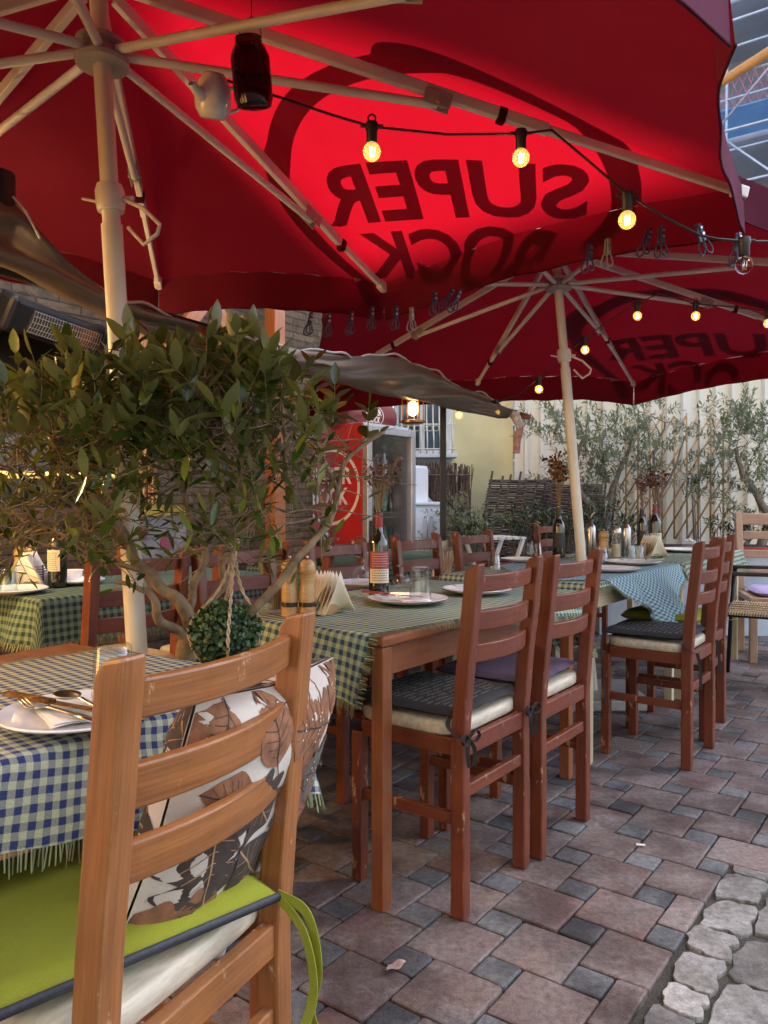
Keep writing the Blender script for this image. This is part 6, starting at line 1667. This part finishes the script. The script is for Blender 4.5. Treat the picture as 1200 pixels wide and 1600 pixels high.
def cells(x0, y0, x1, y1, st):
    nx, ny = int((x1-x0)/st), int((y1-y0)/st)
    for a in range(nx):
        for b_ in range(ny):
            xa, ya = x0+(x1-x0)*a/nx, y0+(y1-y0)*b_/ny; xb, yb = x0+(x1-x0)*(a+1)/nx, y0+(y1-y0)*(b_+1)/ny
            if not any(inside(h, (xa+xb)/2, (ya+yb)/2) for h in (HOLE, HOLE2)): mb.poly([wp(xa, ya), wp(xb, ya), wp(xb, yb), wp(xa, yb)])
xs = [q[0] for q in HOLE+HOLE2]; ys = [q[1] for q in HOLE+HOLE2]; X0, X1, Y0, Y1 = min(xs)-.1, max(xs)+.1, min(ys)-.1, max(ys)+.1
cells(X0, Y0, X1, Y1, .045)
for a, b_, c_, d_ in ((-9, 0, X0, 36), (X1, 0, 12, 36), (X0, 0, X1, Y0), (X0, Y1, X1, 36)): mb.poly([wp(a, b_), wp(c_, b_), wp(c_, d_), wp(a, d_)])
mb.build('wall', M['concrete'], bd, solid=.06).matrix_parent_inverse = (Matrix.Translation(BX) @ Matrix.Rotation(atan2(-LAT.y, -LAT.x), 4, 'Z')).inverted()
sc_ = MB()
for x in range(-6, 7, 2):
    for y in (-2.2, -3.1): sc_.tube([(x, y, 0), (x, y, 13)], .03, 6)
for z in [1+k*1.0 for k in range(12)]:
    for y in (-2.2, -3.1): sc_.tube([(-6.4, y, z), (6.4, y, z)], .026, 6)
for k in range(-6, 6, 2):
    for z in range(0, 12, 2): sc_.tube([(k, -3.15, z), (k+2, -3.15, z+2)] if (k//2+z//2) % 2 else [(k+2, -3.15, z), (k, -3.15, z+2)], .022, 5)
sc_.build('scaffolding', M['scaffold'], bd, True)
for z0 in (6.9, 9.9):
    mb = MB()
    for i in range(66): x = -5.4+i*.16; mb.tube([(x, -1.0, z0-.75), (x+.35, -1.0, z0+.15)], .012, 4, caps=False); mb.tube([(x+.35, -1.02, z0-.75), (x, -1.02, z0+.15)], .012, 4, caps=False)
    mb.build('safety_net', M['net'], bd)
mb = MB(); mb.tube([(-6.2, -3.4, 7.2), (-1, -3.2, 9.2)], .09, 8); mb.tube([(-6.2, -3.3, 6.2), (-2.5, -3.2, 7.6)], .08, 8); mb.build('prop', M['orange'], bd, True)

w = bpy.data.worlds.new('World'); sc.world = w; w.use_nodes = True
t = w.node_tree; bg = t.nodes['Background']; sk = t.nodes.new('ShaderNodeTexSky'); sk.sky_type = 'NISHITA'; sk.sun_disc = False; sk.dust_density = 5.0; sk.air_density = .8; sk.ozone_density = .6
sk.sun_elevation = S_EL; sk.sun_rotation = math.atan2(SD.x, SD.y)
L(t, sk.outputs[0], bg.inputs['Color']); bg.inputs['Strength'].default_value = .060
sl = bpy.data.lights.new('sun', 'SUN'); sl.energy = 3.3; sl.angle = math.radians(.5); sl.color = (1, .94, .85)
so = bpy.data.objects.new('sun', sl); COL.objects.link(so); so.rotation_euler = (-SD).to_track_quat('-Z', 'Y').to_euler(); so.location = (0, -5, 20)
# light of the pendant lamp and of the added one out of view
def lamp(loc, e, size, col=(1, .66, .34), target=None, spread=None):
    a = bpy.data.lights.new('pendant_light', 'POINT'); a.energy = e; a.shadow_soft_size = size; a.color = col
    o = bpy.data.objects.new('pendant_light', a); COL.objects.link(o); o.location = loc
lamp(pl+V((0, 0, -.09)), 1.2, .045)
lamp(FILL_PEND+V((0, 0, -.068)), 6.0, .035, (1, .60, .26))
EXPO = 4.03
cam = bpy.data.cameras.new('camera'); co = bpy.data.objects.new('camera', cam); COL.objects.link(co)
co.location = (0, 0, CAM_H); co.rotation_euler = (pi/2-TH, 0, 0)
cam.sensor_fit = 'VERTICAL'; cam.sensor_height = 24; cam.lens = 18.0; cam.clip_start = .02; cam.clip_end = 500
sc.camera = co
sc.view_settings.view_transform = 'Standard'; sc.view_settings.look = 'None'; sc.view_settings.gamma = 1; sc.view_settings.use_curve_mapping = False
sc.view_settings.exposure = EXPO
sc.cycles.use_denoising = True
sc.cycles.max_bounces = 10; sc.cycles.diffuse_bounces = 5; sc.cycles.glossy_bounces = 4; sc.cycles.transmission_bounces = 8; sc.cycles.transparent_max_bounces = 8
sc.cycles.caustics_reflective = False; sc.cycles.caustics_refractive = False
sc.cycles.sample_clamp_indirect = 6
